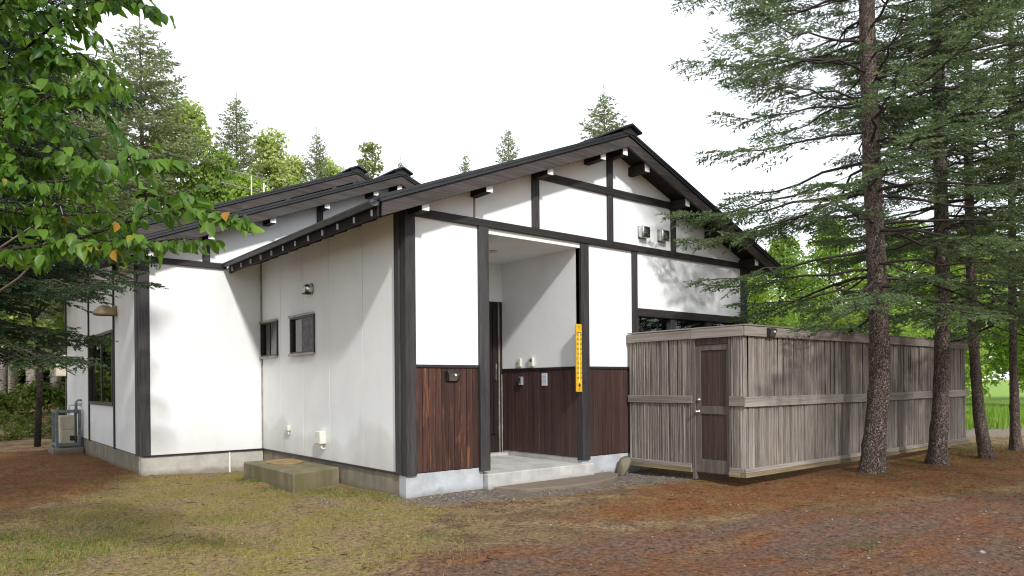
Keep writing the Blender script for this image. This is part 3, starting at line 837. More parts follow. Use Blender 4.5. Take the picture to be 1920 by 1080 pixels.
JB = empty("electrical_box", (-0.04, 2.60, 0.60), "cream utility box low on the side wall above the concrete step", "utility box")
MB().box(-0.115, -0.003, 2.51, 2.70, 0.60, 0.81).build("box", MT['cream'], JB, 0.012)
MB().tube([(-0.06, 2.58, 0.60), (-0.06, 2.58, 0.54), (-0.03, 2.58, 0.52), (0.004, 2.58, 0.52)], 0.018, 8).build("pipe", MT['cream'], JB, 0, True)
PC = empty("pipe_cover", (-0.03, 4.05, 0.74), "small white pipe cover low on the side wall near the inner corner", "pipe cover")
MB().box(-0.07, -0.003, 3.98, 4.10, 0.745, 0.84).build("cover", MT['cream'], PC, 0.01)
MB().tube([(-0.04, 4.02, 0.75), (-0.04, 4.02, 0.70), (0.003, 4.02, 0.68)], 0.015, 8).build("pipe", MT['cream'], PC, 0, True)

# porch fittings on the right inner wall (faces -x)
def plate(name, y, z, w_, h_, d, mat, label, cat, extra=None):
    e = empty(name, (PX - d / 2, y, z - h_ / 2), label, cat)
    MB().box(PX - d - 0.012, PX - 0.001, y - w_ / 2, y + w_ / 2, z - h_ / 2, z + h_ / 2).build("case", MT[mat], e, 0.005)
    for nm, a in (extra or {}).items():
        MB().box(PX - d - a[5] - 0.012, PX - d - 0.0125, y + a[0], y + a[1], z + a[2], z + a[3]).build(nm, MT[a[4]], e, 0.001)
    return e
plate("light_switch", 1.55, 1.93, 0.085, 0.15, 0.02, 'cream', "small cream switch plate beside the entrance door, left of the intercom", "switch", {"button": (-0.015, 0.015, -0.02, 0.02, 'beige', 0.006)})
plate("intercom", 1.21, 1.935, 0.11, 0.17, 0.035, 'cream', "pale intercom with dark eye on the porch wall", "intercom", {"lens": (-0.03, 0.02, 0.0, 0.045, 'black', 0.004), "speaker": (-0.03, 0.03, -0.06, -0.02, 'beige', 0.002)})
plate("key_box", 1.50, 1.60, 0.08, 0.15, 0.045, 'grey', "grey key safe on the brown porch planks", "key safe", {"cover": (-0.03, 0.03, -0.03, 0.06, 'steel', 0.006), "button": (-0.014, 0.014, 0.01, 0.04, 'black', 0.009)})
pn = plate("notice_sheet", 0.885, 1.62, 0.14, 0.22, 0.004, 'paper', "pale grey notice sheet on the brown porch planks", "notice", {"print_line": (-0.05, 0.05, 0.045, 0.05, 'grey', 0.0006)})
for i in range(5):
    MB().box(PX - 0.0176, PX - 0.0161, 0.84, 0.925, 1.56 + i * 0.022, 1.563 + i * 0.022).build("print_line", MT['grey'], pn)
CLt = empty("ceiling_light", (2.30, 1.12, 3.75), "flat round ceiling light in the porch", "lamp")
MB().lathe([(0.0, 0.03), (0.12, 0.028), (0.135, 0.0), (0.135, -0.02)], (2.30, 1.12, 3.79), (0, 0, -1), 24).build("rim", MT['grey'], CLt, 0, True)
MB().lathe([(0.0, 0.045), (0.09, 0.04), (0.11, 0.028)], (2.30, 1.12, 3.79), (0, 0, -1), 24).build("diffuser", MT['beige'], CLt, 0, True)

# tan half dome lamp on the wing side wall
SL = empty("wall_lamp", (wl_x - 0.1, 7.45, 2.95), "tan half-dome lamp on the wing side wall by the window", "lamp")
pr = [(0.20 * math.sin(a), 0.20 * (1 - math.cos(a)) * 1.0) for a in np.linspace(0.0, math.pi / 2, 8)]
MB().lathe([(r_, -h_) for r_, h_ in pr] + [(0.185, -0.20)], (wl_x - 0.20, 7.40, 3.15), (0, 0, 1), 20).build("shade", MT['amber'], SL, 0, True)
MB().box(wl_x - 0.05, wl_x - 0.002, 7.32, 7.46, 2.95, 3.14).build("bracket", MT['amber'], SL, 0.006)
MTb = empty("meter_box", (wl_x - 0.12, 14.2, 1.85), "white meter box at the far end of the wing side wall", "meter box")
MB().box(wl_x - 0.26, wl_x - 0.032, 13.9, 14.25, 1.85, 2.42).build("case", MT['beige'], MTb, 0.015)  # white case coloured beige: its shade put into the colour
MB().box(wl_x - 0.20, wl_x - 0.09, 13.888, 13.899, 2.1, 2.32).build("window", MT['glass'], MTb)

# outdoor heater in its grey stand
U = empty("water_heater", (-2.42, 11.7, 0.0), "cream outdoor heater in a blue-grey steel stand beside the wing", "heater")
ux, uy = -2.36, 11.65
MB().box(ux - 0.42, ux + 0.21, uy - 0.35, uy + 0.6, -0.1, 0.12).build("pad", MT['concrete_d'], U, 0.01)
for sx in (-0.32, 0.14):
    for sy in (-0.20, 0.42):
        MB().box(ux + sx - 0.03, ux + sx + 0.03, uy + sy - 0.03, uy + sy + 0.03, 0.12, 1.02).build("stand_post", MT['unitgrey'], U, 0.004)
for zz in (0.16, 0.95):
    MB().box(ux - 0.29, ux + 0.11, uy - 0.225, uy - 0.175, zz, zz + 0.07).build("stand_rail", MT['unitgrey'], U, 0.004)
    MB().box(ux - 0.345, ux - 0.295, uy - 0.17, uy + 0.39, zz, zz + 0.07).build("stand_rail", MT['unitgrey'], U, 0.004)
MB().box(ux - 0.24, ux + 0.07, uy - 0.12, uy + 0.36, 0.20, 0.88).build("tank", MT['beige'], U, 0.03)
MB().box(ux - 0.05, ux + 0.05, uy - 0.135, uy - 0.122, 0.28, 0.40).build("valve_plate", MT['black'], U, 0.004)
MB().box(ux - 0.20, ux + 0.03, uy - 0.13, uy - 0.121, 0.55, 0.565).build("tank_seam", MT['grey'], U)
MB().tube([(ux + 0.1, uy, 0.9), (ux + 0.1, uy, 1.2), (ux + 0.14, uy, 1.24), (ux + 0.23, uy, 1.24)], 0.03, 8).build("pipe", MT['grey'], U, 0, True)
MB().tube([(ux - 0.05, uy + 0.05, 0.9), (ux - 0.05, uy + 0.05, 1.13), (ux + 0.23, uy + 0.05, 1.14)], 0.035, 8).build("pipe", MT['white'], U, 0, True)
MB().tube([(ux + 0.215, uy - 0.15, 1.02), (ux + 0.20, uy - 0.2, 0.8), (ux + 0.18, uy - 0.2, 0.55), (ux + 0.1, uy - 0.13, 0.45)], 0.022, 8).build("hose", MT['cream'], U, 0, True)

# television aerial behind the back roof
AN = empty("roof_aerial", (1.08, 9.0, 5.5), "thin metal television aerial rising behind the back roof", "aerial")
MB().tube([(1.08, 9.0, 5.6), (1.08, 9.0, 6.62)], 0.013, 6).build("mast", MT['white'], AN)
for nm_, zz, xa, xb in (("boom", 6.62, 0.55, 1.50), ("boom", 6.30, 0.35, 1.38)):
    b_ = MB().tube([(xa, 9.0, zz + 0.05), (xb, 9.0, zz - 0.02)], 0.012, 5).build(nm_, MT['lightframe'], AN)
    for k in range(9):
        f = k / 8.0; xx = xa + (xb - xa) * f; z_ = zz + 0.05 - 0.07 * f
        MB().tube([(xx, 8.8 - 0.05 * f, z_), (xx, 9.2 + 0.05 * f, z_)], 0.005, 4).build("element", MT['lightframe'], b_)
MB().tube([(1.38, 9.0, 6.0), (1.38, 9.0, 6.50)], 0.02, 5).build("reflector", MT['white'], AN)

# ------------------------------------------------------------------ concrete step, slab, boulder
def lumpy(name, prof, z0, z1, mat, bev, amp=0.0):
    m = MB().prism(prof, z0, z1, 2)
    return m.build(name, MT[mat], None, bev)
st = lumpy("concrete_step", [(-0.885, 3.86), (-0.89, 1.70), (-0.02, 2.0), (-0.02, 3.88)], -0.2, 0.272, 'block', 0.018)
tag(st, "low mossy concrete step block against the side wall", "step")
lid = MB().prism([( -0.40 + 0.28 * math.cos(a) , 3.30 + 0.42 * math.sin(a)) for a in np.linspace(0, 2 * math.pi, 18, endpoint=False)], 0.272, 0.287, 2).build("cover_plate", simple("rusty_tan_plate", (0.26, 0.165, 0.06), 0.8), None, 0.004)
tag(lid, "flat tan oval plate lying on the concrete step", "plate")
pts = [(1.40, -0.13), (1.62, -0.62), (2.2, -0.78), (2.9, -0.74), (3.45, -0.60), (3.85, -0.30), (3.98, -0.02), (3.52, -0.012), (3.52, -0.112)]
bm_ = []
for i, p in enumerate(pts):
    q = pts[(i + 1) % len(pts)]
    for k in range(4):
        f = k / 4.0; j = 0.022 if i < 6 else 0.0
        bm_.append((p[0] + (q[0] - p[0]) * f + random.uniform(-j, j), p[1] + (q[1] - p[1]) * f + random.uniform(-j, j)))
sl = MB().prism(bm_, -0.15, 0.052, 2).build("stone_slab", MT['slab'], None, 0.012)
tag(sl, "flat brown stone slab on the gravel before the porch", "paving slab")

def boulder(name, c, r, seed, mat, label, cat, tilt=0.4):
    bm = bmesh.new(); bmesh.ops.create_icosphere(bm, subdivisions=3, radius=1.0)
    rr = np.random.default_rng(seed)
    pl = [(Vector(rr.normal(size=3)).normalized(), rr.uniform(0.62, 0.9)) for _ in range(11)]
    for v in bm.verts:
        for n_, d in pl:
            e = v.co.dot(n_) - d
            if e > 0: v.co -= n_ * e * 0.92
        v.co *= 1 + 0.03 * math.sin(9 * v.co.x + 5 * v.co.z) * math.sin(7 * v.co.y)
        v.co = Vector((v.co.x * r[0], v.co.y * r[1], v.co.z * r[2]))
        v.co.rotate(Matrix.Rotation(tilt, 3, 'Y'))
        v.co += Vector(c)
    me = bpy.data.meshes.new(name); bm.to_mesh(me); bm.free()
    me.materials.append(MT[mat]); me.polygons.foreach_set("use_smooth", [True] * len(me.polygons))
    return tag(obj(name, me), label, cat)
boulder("boulder", (4.14, -0.16, 0.13), (0.12, 0.11, 0.235), 4, 'rock', "grey-brown upright boulder between the stone slab and the slat fence", "rock", 0.42)

# ------------------------------------------------------------------ slat fence round the bath court
FX, FY, FE = 4.4185, -2.2976, 13.13
FT = 2.38
FN = empty("fence", (FX, FY, 0.0), "tall weathered grey fence of narrow upright slats with a brown gate", "fence")
# backing boards
MB().box(FX + 0.030, FX + 0.05, -1.37, -0.03, 0.2, 2.28).build("backing_board", MT['backing'], FN)
MB().box(FX + 0.030, FE - 0.03, FY + 0.030, FY + 0.05, 0.2, 2.28).build("backing_board", MT['backing'], FN)
MB().box(FE - 0.03, FE - 0.01, FY + 0.05, 2.5, 0.15, 2.30).build("backing_board", MT['railY'], FN)
MB().box(FX + 0.030, FX + 0.05, FY + 0.03, -2.07, 0.2, 2.28).build("backing_board", MT['backing'], FN)
slat_me = []
for k in range(6):
    wv = random.uniform(0.029, 0.036)
    m = MB()
    zs_ = [0.16, 0.7, 1.25, 1.8, 2.26]
    rows = []
    for z in zs_:
        j = random.uniform(-0.0035, 0.0035); d = random.uniform(-0.003, 0.003)
        rows.append([(-wv / 2 + j, d, z), (wv / 2 + j, d, z), (wv / 2 + j - 0.006, d - 0.011, z), (-wv / 2 + j + 0.006, d - 0.011, z)])
    vv = [p for r_ in rows for p in r_]
    ff = [(0, 1, 2, 3), (19, 18, 17, 16)]
    for i in range(4):
        for q in range(4):
            ff.append((i * 4 + q, i * 4 + (q + 1) % 4, i * 4 + 4 + (q + 1) % 4, i * 4 + 4 + q))
    slat_me.append(m.add(vv, ff).mesh("slat", MT['slat']))
def slats(n, pos, rotz):
    for i in range(n):
        p = pos(i)
        o = obj("slat", random.choice(slat_me), FN, (p[0], p[1], random.uniform(-0.02, 0.015)), (random.uniform(-0.004, 0.004), random.uniform(-0.004, 0.004), rotz))
nl = 37
slats(nl, lambda i: (FX + random.uniform(-0.004, 0.010), -0.06 - (i + 0.5) * 1.30 / nl, 0), -math.pi / 2)
slats(7, lambda i: (FX + random.uniform(-0.004, 0.008), -2.085 - (i + 0.5) * 0.205 / 7, 0), -math.pi / 2)
nr_ = 252
slats(nr_, lambda i: (FX + 0.01 + (i + 0.5) * (FE - FX - 0.03) / nr_, FY + random.uniform(-0.002, 0.012), 0), 0)
# rails, long side
for a, b_ in ((FX - 0.034, 6.6), (6.603, 8.9), (8.903, 11.1), (11.103, FE)):
    dz = random.uniform(-0.006, 0.006)
    MB().box(a, b_, FY - 0.05, FY - 0.016, 2.232 + dz, FT + dz).build("rail", MT['railX'], FN, 0.004)
for a, b_ in ((FX - 0.034, 7.4), (7.403, 10.2), (10.203, FE + 0.02)):
    dz = random.uniform(-0.008, 0.008)
    MB().box(a, b_, FY - 0.05, FY - 0.016, 1.175 + dz, 1.325 + dz).build("rail", MT['railX'], FN, 0.004)
MB().box(FX - 0.03, FE, FY - 0.05, FY - 0.016, 0.19, 0.255).build("rail", MT['railX'], FN, 0.004)
MB().box(FX - 0.045, FE + 0.02, FY - 0.062, FY + 0.04, 0.125, 0.187).build("sill_board", MT['sillX'], FN, 0.004)
MB().box(FX - 0.04, FE + 0.01, FY - 0.055, FY + 0.06, FT + 0.008, FT + 0.03).build("cap_board", MT['railX'], FN, 0.004)
# rails, short side
MB().box(FX - 0.034, FX - 0.016, -1.365, -0.04, 2.235, FT - 0.004).build("rail", MT['railY'], FN, 0.004)
MB().box(FX - 0.036, FX - 0.016, FY - 0.014, -1.368, 2.235, FT + 0.004).build("rail", MT['railY'], FN, 0.004)
MB().box(FX - 0.034, FX - 0.016, -1.385, -0.04, 1.215, 1.335).build("rail", MT['railY'], FN, 0.004)
MB().box(FX - 0.034, FX - 0.016, FY - 0.014, -2.06, 1.185, 1.335).build("rail", MT['railY'], FN, 0.004)
MB().box(FX - 0.034, FX - 0.016, -1.37, -0.04, 0.195, 0.26).build("rail", MT['railY'], FN, 0.004)
MB().box(FX - 0.045, FX + 0.04, -1.37, -0.04, 0.125, 0.192).build("sill_board", MT['sillY'], FN, 0.004)
MB().box(FX - 0.034, FX - 0.016, FY - 0.014, -2.06, 0.19, 0.255).build("rail", MT['railY'], FN, 0.004)
MB().box(FX - 0.048, FX + 0.04, FY + 0.042, -2.06, 0.12, 0.187).build("sill_board", MT['sillY'], FN, 0.004)
MB().box(FX - 0.04, FX + 0.06, FY + 0.062, -0.04, FT + 0.006, FT + 0.026).build("cap_board", MT['railY'], FN, 0.004)
# gate
MB().box(FX - 0.012, FX + 0.07, -1.43, -1.372, 0.02, 2.232).build("gate_post", MT['gateframe'], FN, 0.004)
MB().box(FX - 0.012, FX + 0.07, -2.075, -2.04, 0.10, 2.232).build("gate_post", MT['gateframe'], FN, 0.004)
MB().box(FX + 0.0, FX + 0.07, -2.038, -1.432, 2.135, 2.232).build("gate_lintel", MT['gatepanel'], FN, 0.004)
G0, G1 = -2.036, -1.436
gm = MB()
gm.box(FX + 0.012, FX + 0.05, G1 - 0.085, G1, 0.14, 2.13); gm.box(FX + 0.012, FX + 0.05, G0, G0 + 0.045, 0.14, 2.13)
gm.box(FX + 0.012, FX + 0.05, G0 + 0.045, G1 - 0.085, 2.045, 2.13); gm.box(FX + 0.012, FX + 0.05, G0 + 0.045, G1 - 0.085, 0.14, 0.345)
gate = gm.build("gate", MT['gateframe'], FN)
gate["label"] = "narrow brown panelled gate in a grey frame"
MB().box(FX + 0.010, FX + 0.05, G0 + 0.047, G1 - 0.087, 1.055, 1.175).build("gate_rail", MT['gateframe'], gate, 0.003)
for z0_, z1_ in ((0.347, 1.053), (1.177, 2.043)):
    for k in range(4):
        a = G0 + 0.046 + k * 0.117
        MB().box(FX + 0.026, FX + 0.042, a + 0.0015, a + 0.1155, z0_, z1_).build("gate_board", MT['gatepanel'], gate, 0.003)
MB().lathe([(0.0, 0.075), (0.022, 0.072), (0.030, 0.055), (0.022, 0.035), (0.012, 0.03), (0.012, 0.006), (0.032, 0.005), (0.032, 0.0)], (FX + 0.011, -1.478, 1.085), (-1, 0, 0), 16).build("knob", MT['steel'], gate, 0, True)
MB().lathe([(0.0, 0.028), (0.024, 0.024), (0.030, 0.0)], (FX + 0.011, -1.49, 1.27), (-1, 0, 0), 16).build("lock", MT['steel'], gate, 0, True)
solar_lamp((5.06, FY - 0.052, 2.30), 0.95, "small solar lamp on the fence top rail near its corner")

# ------------------------------------------------------------------ conifers
def unit(a): return a / np.maximum(np.linalg.norm(a, axis=-1, keepdims=True), 1e-9)

def needles(b, d, l, K, nl, w, rng):
    """spiky shoots: K needle triangles round each stem"""
    N = len(b)
    p1 = unit(np.cross(d, np.array([0.0, 0.0, 1.0]) + rng.normal(0, 0.05, (N, 3)))); p2 = np.cross(d, p1)
    ph0 = rng.uniform(0, 6.28, N)
    V = np.empty((N, K, 3, 3), np.float32)
    for k in range(K):
        s = (k + 0.6) / K
        ph = ph0 + k * 2.4
        o = p1 * np.cos(ph)[:, None] + p2 * np.sin(ph)[:, None]
        if k == K - 1: nd_ = d
        else: nd_ = unit(d * 0.85 + o * 0.62)
        base = b + d * (l * s)[:, None]
        wv = unit(np.cross(nd_, o + d * 0.01)) * (w / 2)
        if k == K - 1: wv = p1 * (w / 2)
        L = nl * rng.uniform(0.75, 1.2, N)
        V[:, k, 0] = base - wv; V[:, k, 1] = base + wv; V[:, k, 2] = base + nd_ * L[:, None]
    return V.reshape(-1, 3)

def spruce(seed, trunk, H_, z0, Rf, whorl, nb, sec, ter, shoot, K, nl, w, bare, elev=(-6, 28), zdens=None, dead=0.3, sag=0.30):
    """trunk: list (x,y,z) offsets; returns needle verts, wood verts+tris, in tree space"""
    rng = np.random.default_rng(seed)
    tz = np.array([p[2] for p in trunk]); tx = np.array([p[0] for p in trunk]); ty = np.array([p[1] for p in trunk])
    NV = []; WV = []; WT = []; wn_ = 0
    z = z0
    sb, sd_, slen = [], [], []
    while z < H_ - 0.15:
        f = (z - z0) / (H_ - z0)
        for k in range(nb):
            if rng.random() < 0.12: continue
            zz = z + rng.uniform(-0.5, 0.5) * whorl
            az = 2 * math.pi * (k + rng.uniform(-0.35, 0.35)) / nb + z * 1.7
            L = Rf(zz) * rng.uniform(0.58, 1.10)
            if L < 0.1: continue
            el = math.radians(elev[0] + (elev[1] - elev[0]) * f + rng.uniform(-7, 7))
            t = np.linspace(0, 1, 9)
            hd = np.array([math.cos(az), math.sin(az), 0.0]); sd2 = np.array([-hd[1], hd[0], 0.0])
            curve = rng.uniform(-0.12, 0.12) * L
            c = np.array([np.interp(zz, tz, tx), np.interp(zz, tz, ty), zz])
            P = c + np.outer(L * t, hd) + np.outer(curve * t * t, sd2)
            P[:, 2] += L * (math.tan(el) * t - sag * t ** 2 + (sag * 0.75) * t ** 3.2)
            P[1:, 2] += rng.normal(0, 0.012 * L, 8); P[1:-1] += np.outer(rng.normal(0, 0.012 * L, 7), sd2)
            # branch as a 4-sided tube
            r = np.interp(t, [0, 1], [0.008 + 0.0065 * L, 0.003])
            T_ = unit(np.gradient(P, axis=0)); u = unit(np.cross(T_, [0, 0, 1.0])); v = np.cross(u, T_)
            ring = np.stack([P + u * r[:, None], P + v * r[:, None], P - u * r[:, None], P - v * r[:, None]], 1)
            WV.append(ring.reshape(-1, 3))
            ii, kk = np.meshgrid(np.arange(8), np.arange(4), indexing='ij'); k2 = (kk + 1) % 4
            a = wn_ + ii * 4 + kk; b = wn_ + ii * 4 + k2; cc = wn_ + (ii + 1) * 4 + k2; dd = wn_ + (ii + 1) * 4 + kk
            WT.append(np.stack([a, b, cc], -1).reshape(-1, 3)); WT.append(np.stack([a, cc, dd], -1).reshape(-1, 3))
            wn_ += 36
            # side twigs
            n2 = max(3, int(L * 0.86 / sec))
            ts = np.clip(np.linspace(0.14, 0.985, n2) + rng.normal(0, 0.012, n2), 0.05, 1)
            B2 = np.stack([np.interp(ts, t, P[:, i]) for i in range(3)], -1)
            TG = unit(np.stack([np.interp(ts, t, T_[:, i]) for i in range(3)], -1))
            sg = np.where(np.arange(n2) % 2 == 0, 1.0, -1.0)
            th = np.radians(rng.uniform(38, 66, n2)); U = unit(np.cross(TG, [0, 0, 1.0]))
            D2 = TG * np.cos(th)[:, None] + U * (sg * np.sin(th))[:, None]
            D2[:, 2] += rng.uniform(-0.34, 0.10, n2); D2 = unit(D2)
            l2 = (0.10 + 0.34 * L * np.clip(1 - ts, 0, 1) ** 0.75 * rng.uniform(0.6, 1.1, n2)) * np.clip(ts / 0.35, 0.35, 1)
            l2 = np.clip(l2, 0.08, 0.95)
            # twig woods
            E2 = B2 + D2 * l2[:, None]; E2[:, 2] -= 0.10 * l2
            pr_ = unit(np.cross(D2, [0, 0, 1.0])) * 0.0042; q_ = np.array([0, 0, 0.0055])
            tv = np.stack([B2 - pr_, B2 + pr_, B2 - q_, E2], 1).reshape(-1, 3)
            ix = wn_ + np.arange(n2) * 4
            WT.append(np.stack([ix, ix + 1, ix + 3], -1)); WT.append(np.stack([ix + 1, ix + 2, ix + 3], -1)); WT.append(np.stack([ix + 2, ix, ix + 3], -1))
            WV.append(tv); wn_ += n2 * 4
            # shoots on the twigs
            M_ = int(np.ceil(l2.max() / ter))
            us = (np.arange(M_)[None, :] + rng.uniform(0.1, 0.9, (n2, M_))) * ter / l2[:, None]
            ok = us < 1.0
            us = np.clip(us, 0, 1)
            B3 = B2[:, None] + (E2 - B2)[:, None] * us[..., None]
            s3 = np.where((np.arange(M_)[None, :] + np.arange(n2)[:, None]) % 2 == 0, 1.0, -1.0)
            DD = unit(E2 - B2)
            U3 = unit(np.cross(DD, [0, 0, 1.0]))
            th3 = np.radians(rng.uniform(30, 60, (n2, M_)))
            D3 = DD[:, None] * np.cos(th3)[..., None] + U3[:, None] * (s3 * np.sin(th3))[..., None]
            D3[..., 2] += rng.uniform(-0.22, 0.22, (n2, M_)); D3 = unit(D3)
            l3 = shoot * rng.uniform(0.55, 1.15, (n2, M_)) * (1 - 0.45 * us)
            rad = ts[:, None] + 0.22 * us
            prob = np.clip((rad - bare) / 0.22, 0, 1)
            if zz < z0 + 1.0: prob = prob * 0.75
            fol = ok & (rng.random((n2, M_)) < prob)
            bar_ = ok & ~fol & (rng.random((n2, M_)) < dead)
            sb.append(B3[fol]); sd_.append(D3[fol]); slen.append(l3[fol])
            # terminal shoots
            tf = rng.random(n2) < np.clip((ts - bare + 0.1) / 0.2, 0, 1)
            sb.append(E2[tf] - DD[tf] * shoot * 0.3); sd_.append(DD[tf]); slen.append(np.full(tf.sum(), shoot))
            if bar_.any():
                bb = B3[bar_]; de = D3[bar_]; le = l3[bar_]; m_ = len(bb)
                pp = unit(np.cross(de, [0, 0, 1.0])) * 0.003
                WV.append(np.stack([bb - pp, bb + pp, bb + de * le[:, None]], 1).reshape(-1, 3))
                WT.append((wn_ + np.arange(m_ * 3)).reshape(-1, 3)); wn_ += m_ * 3
        z += whorl
    # leader
    sb.append(np.array([[tx[-1], ty[-1], H_ - 0.3 + 0.1 * i] for i in range(6)])); sd_.append(np.tile([[0.02, 0, 1.0]], (6, 1))); slen.append(np.full(6, shoot))
    NB = np.concatenate(sb); ND = unit(np.concatenate(sd_)); NL = np.concatenate(slen)
    V = needles(NB, ND, NL, K, nl, w, rng)
    return V, np.concatenate(WV), np.concatenate(WT)

def trunk_mesh(name, path, rad, mat, n=14, step=0.10, lump=0.06, seed=0, flare=0.22):
    rng = np.random.default_rng(seed)
    pz = np.array([p[2] for p in path]); top = pz[-1]
    zs_ = np.concatenate([np.arange(-0.15, min(top, 4.5), step), np.arange(min(top, 4.5), top + 0.01, step * 4)])
    V = []
    ph = rng.uniform(0, 6.28, 6)
    for z in zs_:
        x = np.interp(z, pz, [p[0] for p in path]); y = np.interp(z, pz, [p[1] for p in path]); r = np.interp(z, pz, rad)
        r *= 1 + flare * math.exp(-max(z, 0) / 0.16)
        knot = 0.11 * max(0, math.sin(z * 8.5 + ph[0] + 0.6 * math.sin(3 * z))) ** 8
        for k in range(n):
            a = 2 * math.pi * k / n
            rr = r * (1 + lump * math.sin(3 * a + ph[1] + z * 1.3) * 0.7 + lump * 0.7 * math.sin(5 * a + ph[2] - z * 2.1) + rng.normal(0, lump * 0.32) + knot + 0.16 * math.exp(-max(z, 0) / 0.14) * math.sin(4 * a + ph[3]))
            V.append((x + rr * math.cos(a), y + rr * math.sin(a), z))
    m = len(zs_)
    F = []
    for i in range(m - 1):
        for k in range(n):
            F.append((i * n + k, i * n + (k + 1) % n, (i + 1) * n + (k + 1) % n, (i + 1) * n + k))
    return np_mesh(name, np.array(V), np.array(F), mat, True)

def smooth_path(pts, m=24):
    P = np.array(pts, float); z = P[:, 2]
    zz = np.linspace(z[0], z[-1], m)
    o = []
    for i in range(2):
        c = np.interp(zz, z, P[:, i]); k = np.ones(5) / 5
        o.append(np.convolve(np.pad(c, 2, mode='edge'), k, mode='valid'))
    return [(o[0][i], o[1][i], zz[i]) for i in range(m)]

def tri_needles(name, V, mat):
    return np_mesh(name, V, np.arange(len(V), dtype=np.int32).reshape(-1, 3), mat)

def make_spruce(name, loc, trunk, rad, crown_meshes, label, group, bmat='bark', rot=0.0, seed=0, lump=0.06, scale=None):
    e = empty(name, loc, label, "tree", group)
    if rot: e.rotation_euler = (0, 0, rot)
    if scale: e.scale = scale
    tr = bpy.data.objects.new("trunk", trunk if isinstance(trunk, bpy.types.Mesh) else trunk_mesh("trunk", trunk, rad, MT[bmat], seed=seed, lump=lump))
    COL.objects.link(tr); tr.parent = e
    for nm, me in zip(("crown", "branches"), crown_meshes):
        o = bpy.data.objects.new(nm, me); COL.objects.link(o); o.parent = e
    return e

def RA(z): return np.interp(z, [2.0, 2.8, 3.6, 5.0, 6.2, 8.5, 11, 14.5, 15], [2.1, 2.9, 3.3, 3.4, 3.4, 3.0, 2.1, 0.3, 0.1])
def RB(z): return np.interp(z, [2.0, 2.8, 3.6, 6.0, 8.5, 11, 13.5, 14], [1.5, 2.1, 2.5, 2.8, 2.5, 1.8, 0.3, 0.1])
t1 = smooth_path([(0, 0, -0.2), (0.0, 0, 0), (0.082, -0.066, 0.78), (0.15, -0.121, 1.67), (0.117, -0.095, 2.92), (0.05, -0.04, 5.23), (0.006, -0.005, 7.9), (0.0, 0, 15)], 60)
t2 = smooth_path([(0, 0, -0.2), (0.0, 0, 0), (0.05, -0.04, 0.69), (0.073, -0.059, 1.67), (0.105, -0.085, 3.05), (0.084, -0.068, 5.6), (0.043, -0.035, 8.56), (0, 0, 14)], 60)
t3 = smooth_path([(0.05, -0.04, -0.2), (0.0, 0, 0), (-0.11, 0.09, 0.8), (-0.162, 0.132, 1.67), (-0.204, 0.166, 2.74), (-0.231, 0.188, 4.87), (-0.241, 0.196, 7.0), (-0.24, 0.2, 13)], 60)
t4 = smooth_path([(0.01, -0.01, -0.2), (0.0, 0, 0), (-0.013, 0.01, 0.75), (-0.033, 0.027, 1.68), (-0.035, 0.029, 4.0), (-0.038, 0.03, 6.3), (0, 0, 12)], 60)
def taper(path, rr):
    return np.interp([p[2] for p in path], [0, 1.7, 5.2, 8, path[-1][2]], rr)
vA, wA, iA = spruce(3, t1, 15.0, 2.8, RA, 0.36, 6, 0.055, 0.048, 0.15, 9, 0.041, 0.0190, 0.46, dead=0.5)
vB, wB, iB = spruce(8, t2, 14.0, 3.15, RB, 0.45, 5, 0.056, 0.050, 0.15, 9, 0.041, 0.0190, 0.50, dead=0.5)
crA = (tri_needles("crown", vA, MT['needle']), np_mesh("branches", wA, iA, MT['twig']))
crB = (tri_needles("crown", vB, MT['needle']), np_mesh("branches", wB, iB, MT['twig']))
GR = "spruces in a row along the fence"
make_spruce("spruce_tree", (7.186, -2.879, 0), t1, taper(t1, [0.185, 0.155, 0.135, 0.12, 0.02]), crA, "nearest and thickest spruce of the row along the slat fence", GR, seed=1)
make_spruce("spruce_tree", (9.434, -3.065, 0), t2, taper(t2, [0.158, 0.128, 0.112, 0.095, 0.02]), crB, "second spruce from the gate in the row along the slat fence", GR, seed=2)
make_spruce("spruce_tree", (11.402, -3.244, 0), t3, taper(t3, [0.125, 0.092, 0.082, 0.07, 0.02]), crA, "third spruce from the gate, its trunk bowed at the foot", GR, rot=0.0, seed=3, scale=None)
make_spruce("spruce_tree", (13.303, -3.2, 0), t4, taper(t4, [0.105, 0.080, 0.072, 0.06, 0.02]), crB, "farthest spruce of the row, just beyond the fence end", GR, seed=4)

# unseen spruces, inferred from the fence's shade, added low to shade fence and track
for i, (x, y, cr_, tt_, lab) in enumerate(((5.6, -12.6, crB, t2, "unseen spruce right of the viewer, nearest the track"), (10.0, -12.4, crB, t2, "unseen spruce right of the viewer, second along the track"))):
    make_spruce("spruce_tree", (x, y, 0), tt_, taper(tt_, [0.185, 0.15, 0.125, 0.105, 0.02]), cr_, lab, "unseen spruces added for shade outside the picture", rot=1.0 + i, seed=11 + i, scale=(1.0, 1.0, 0.74))

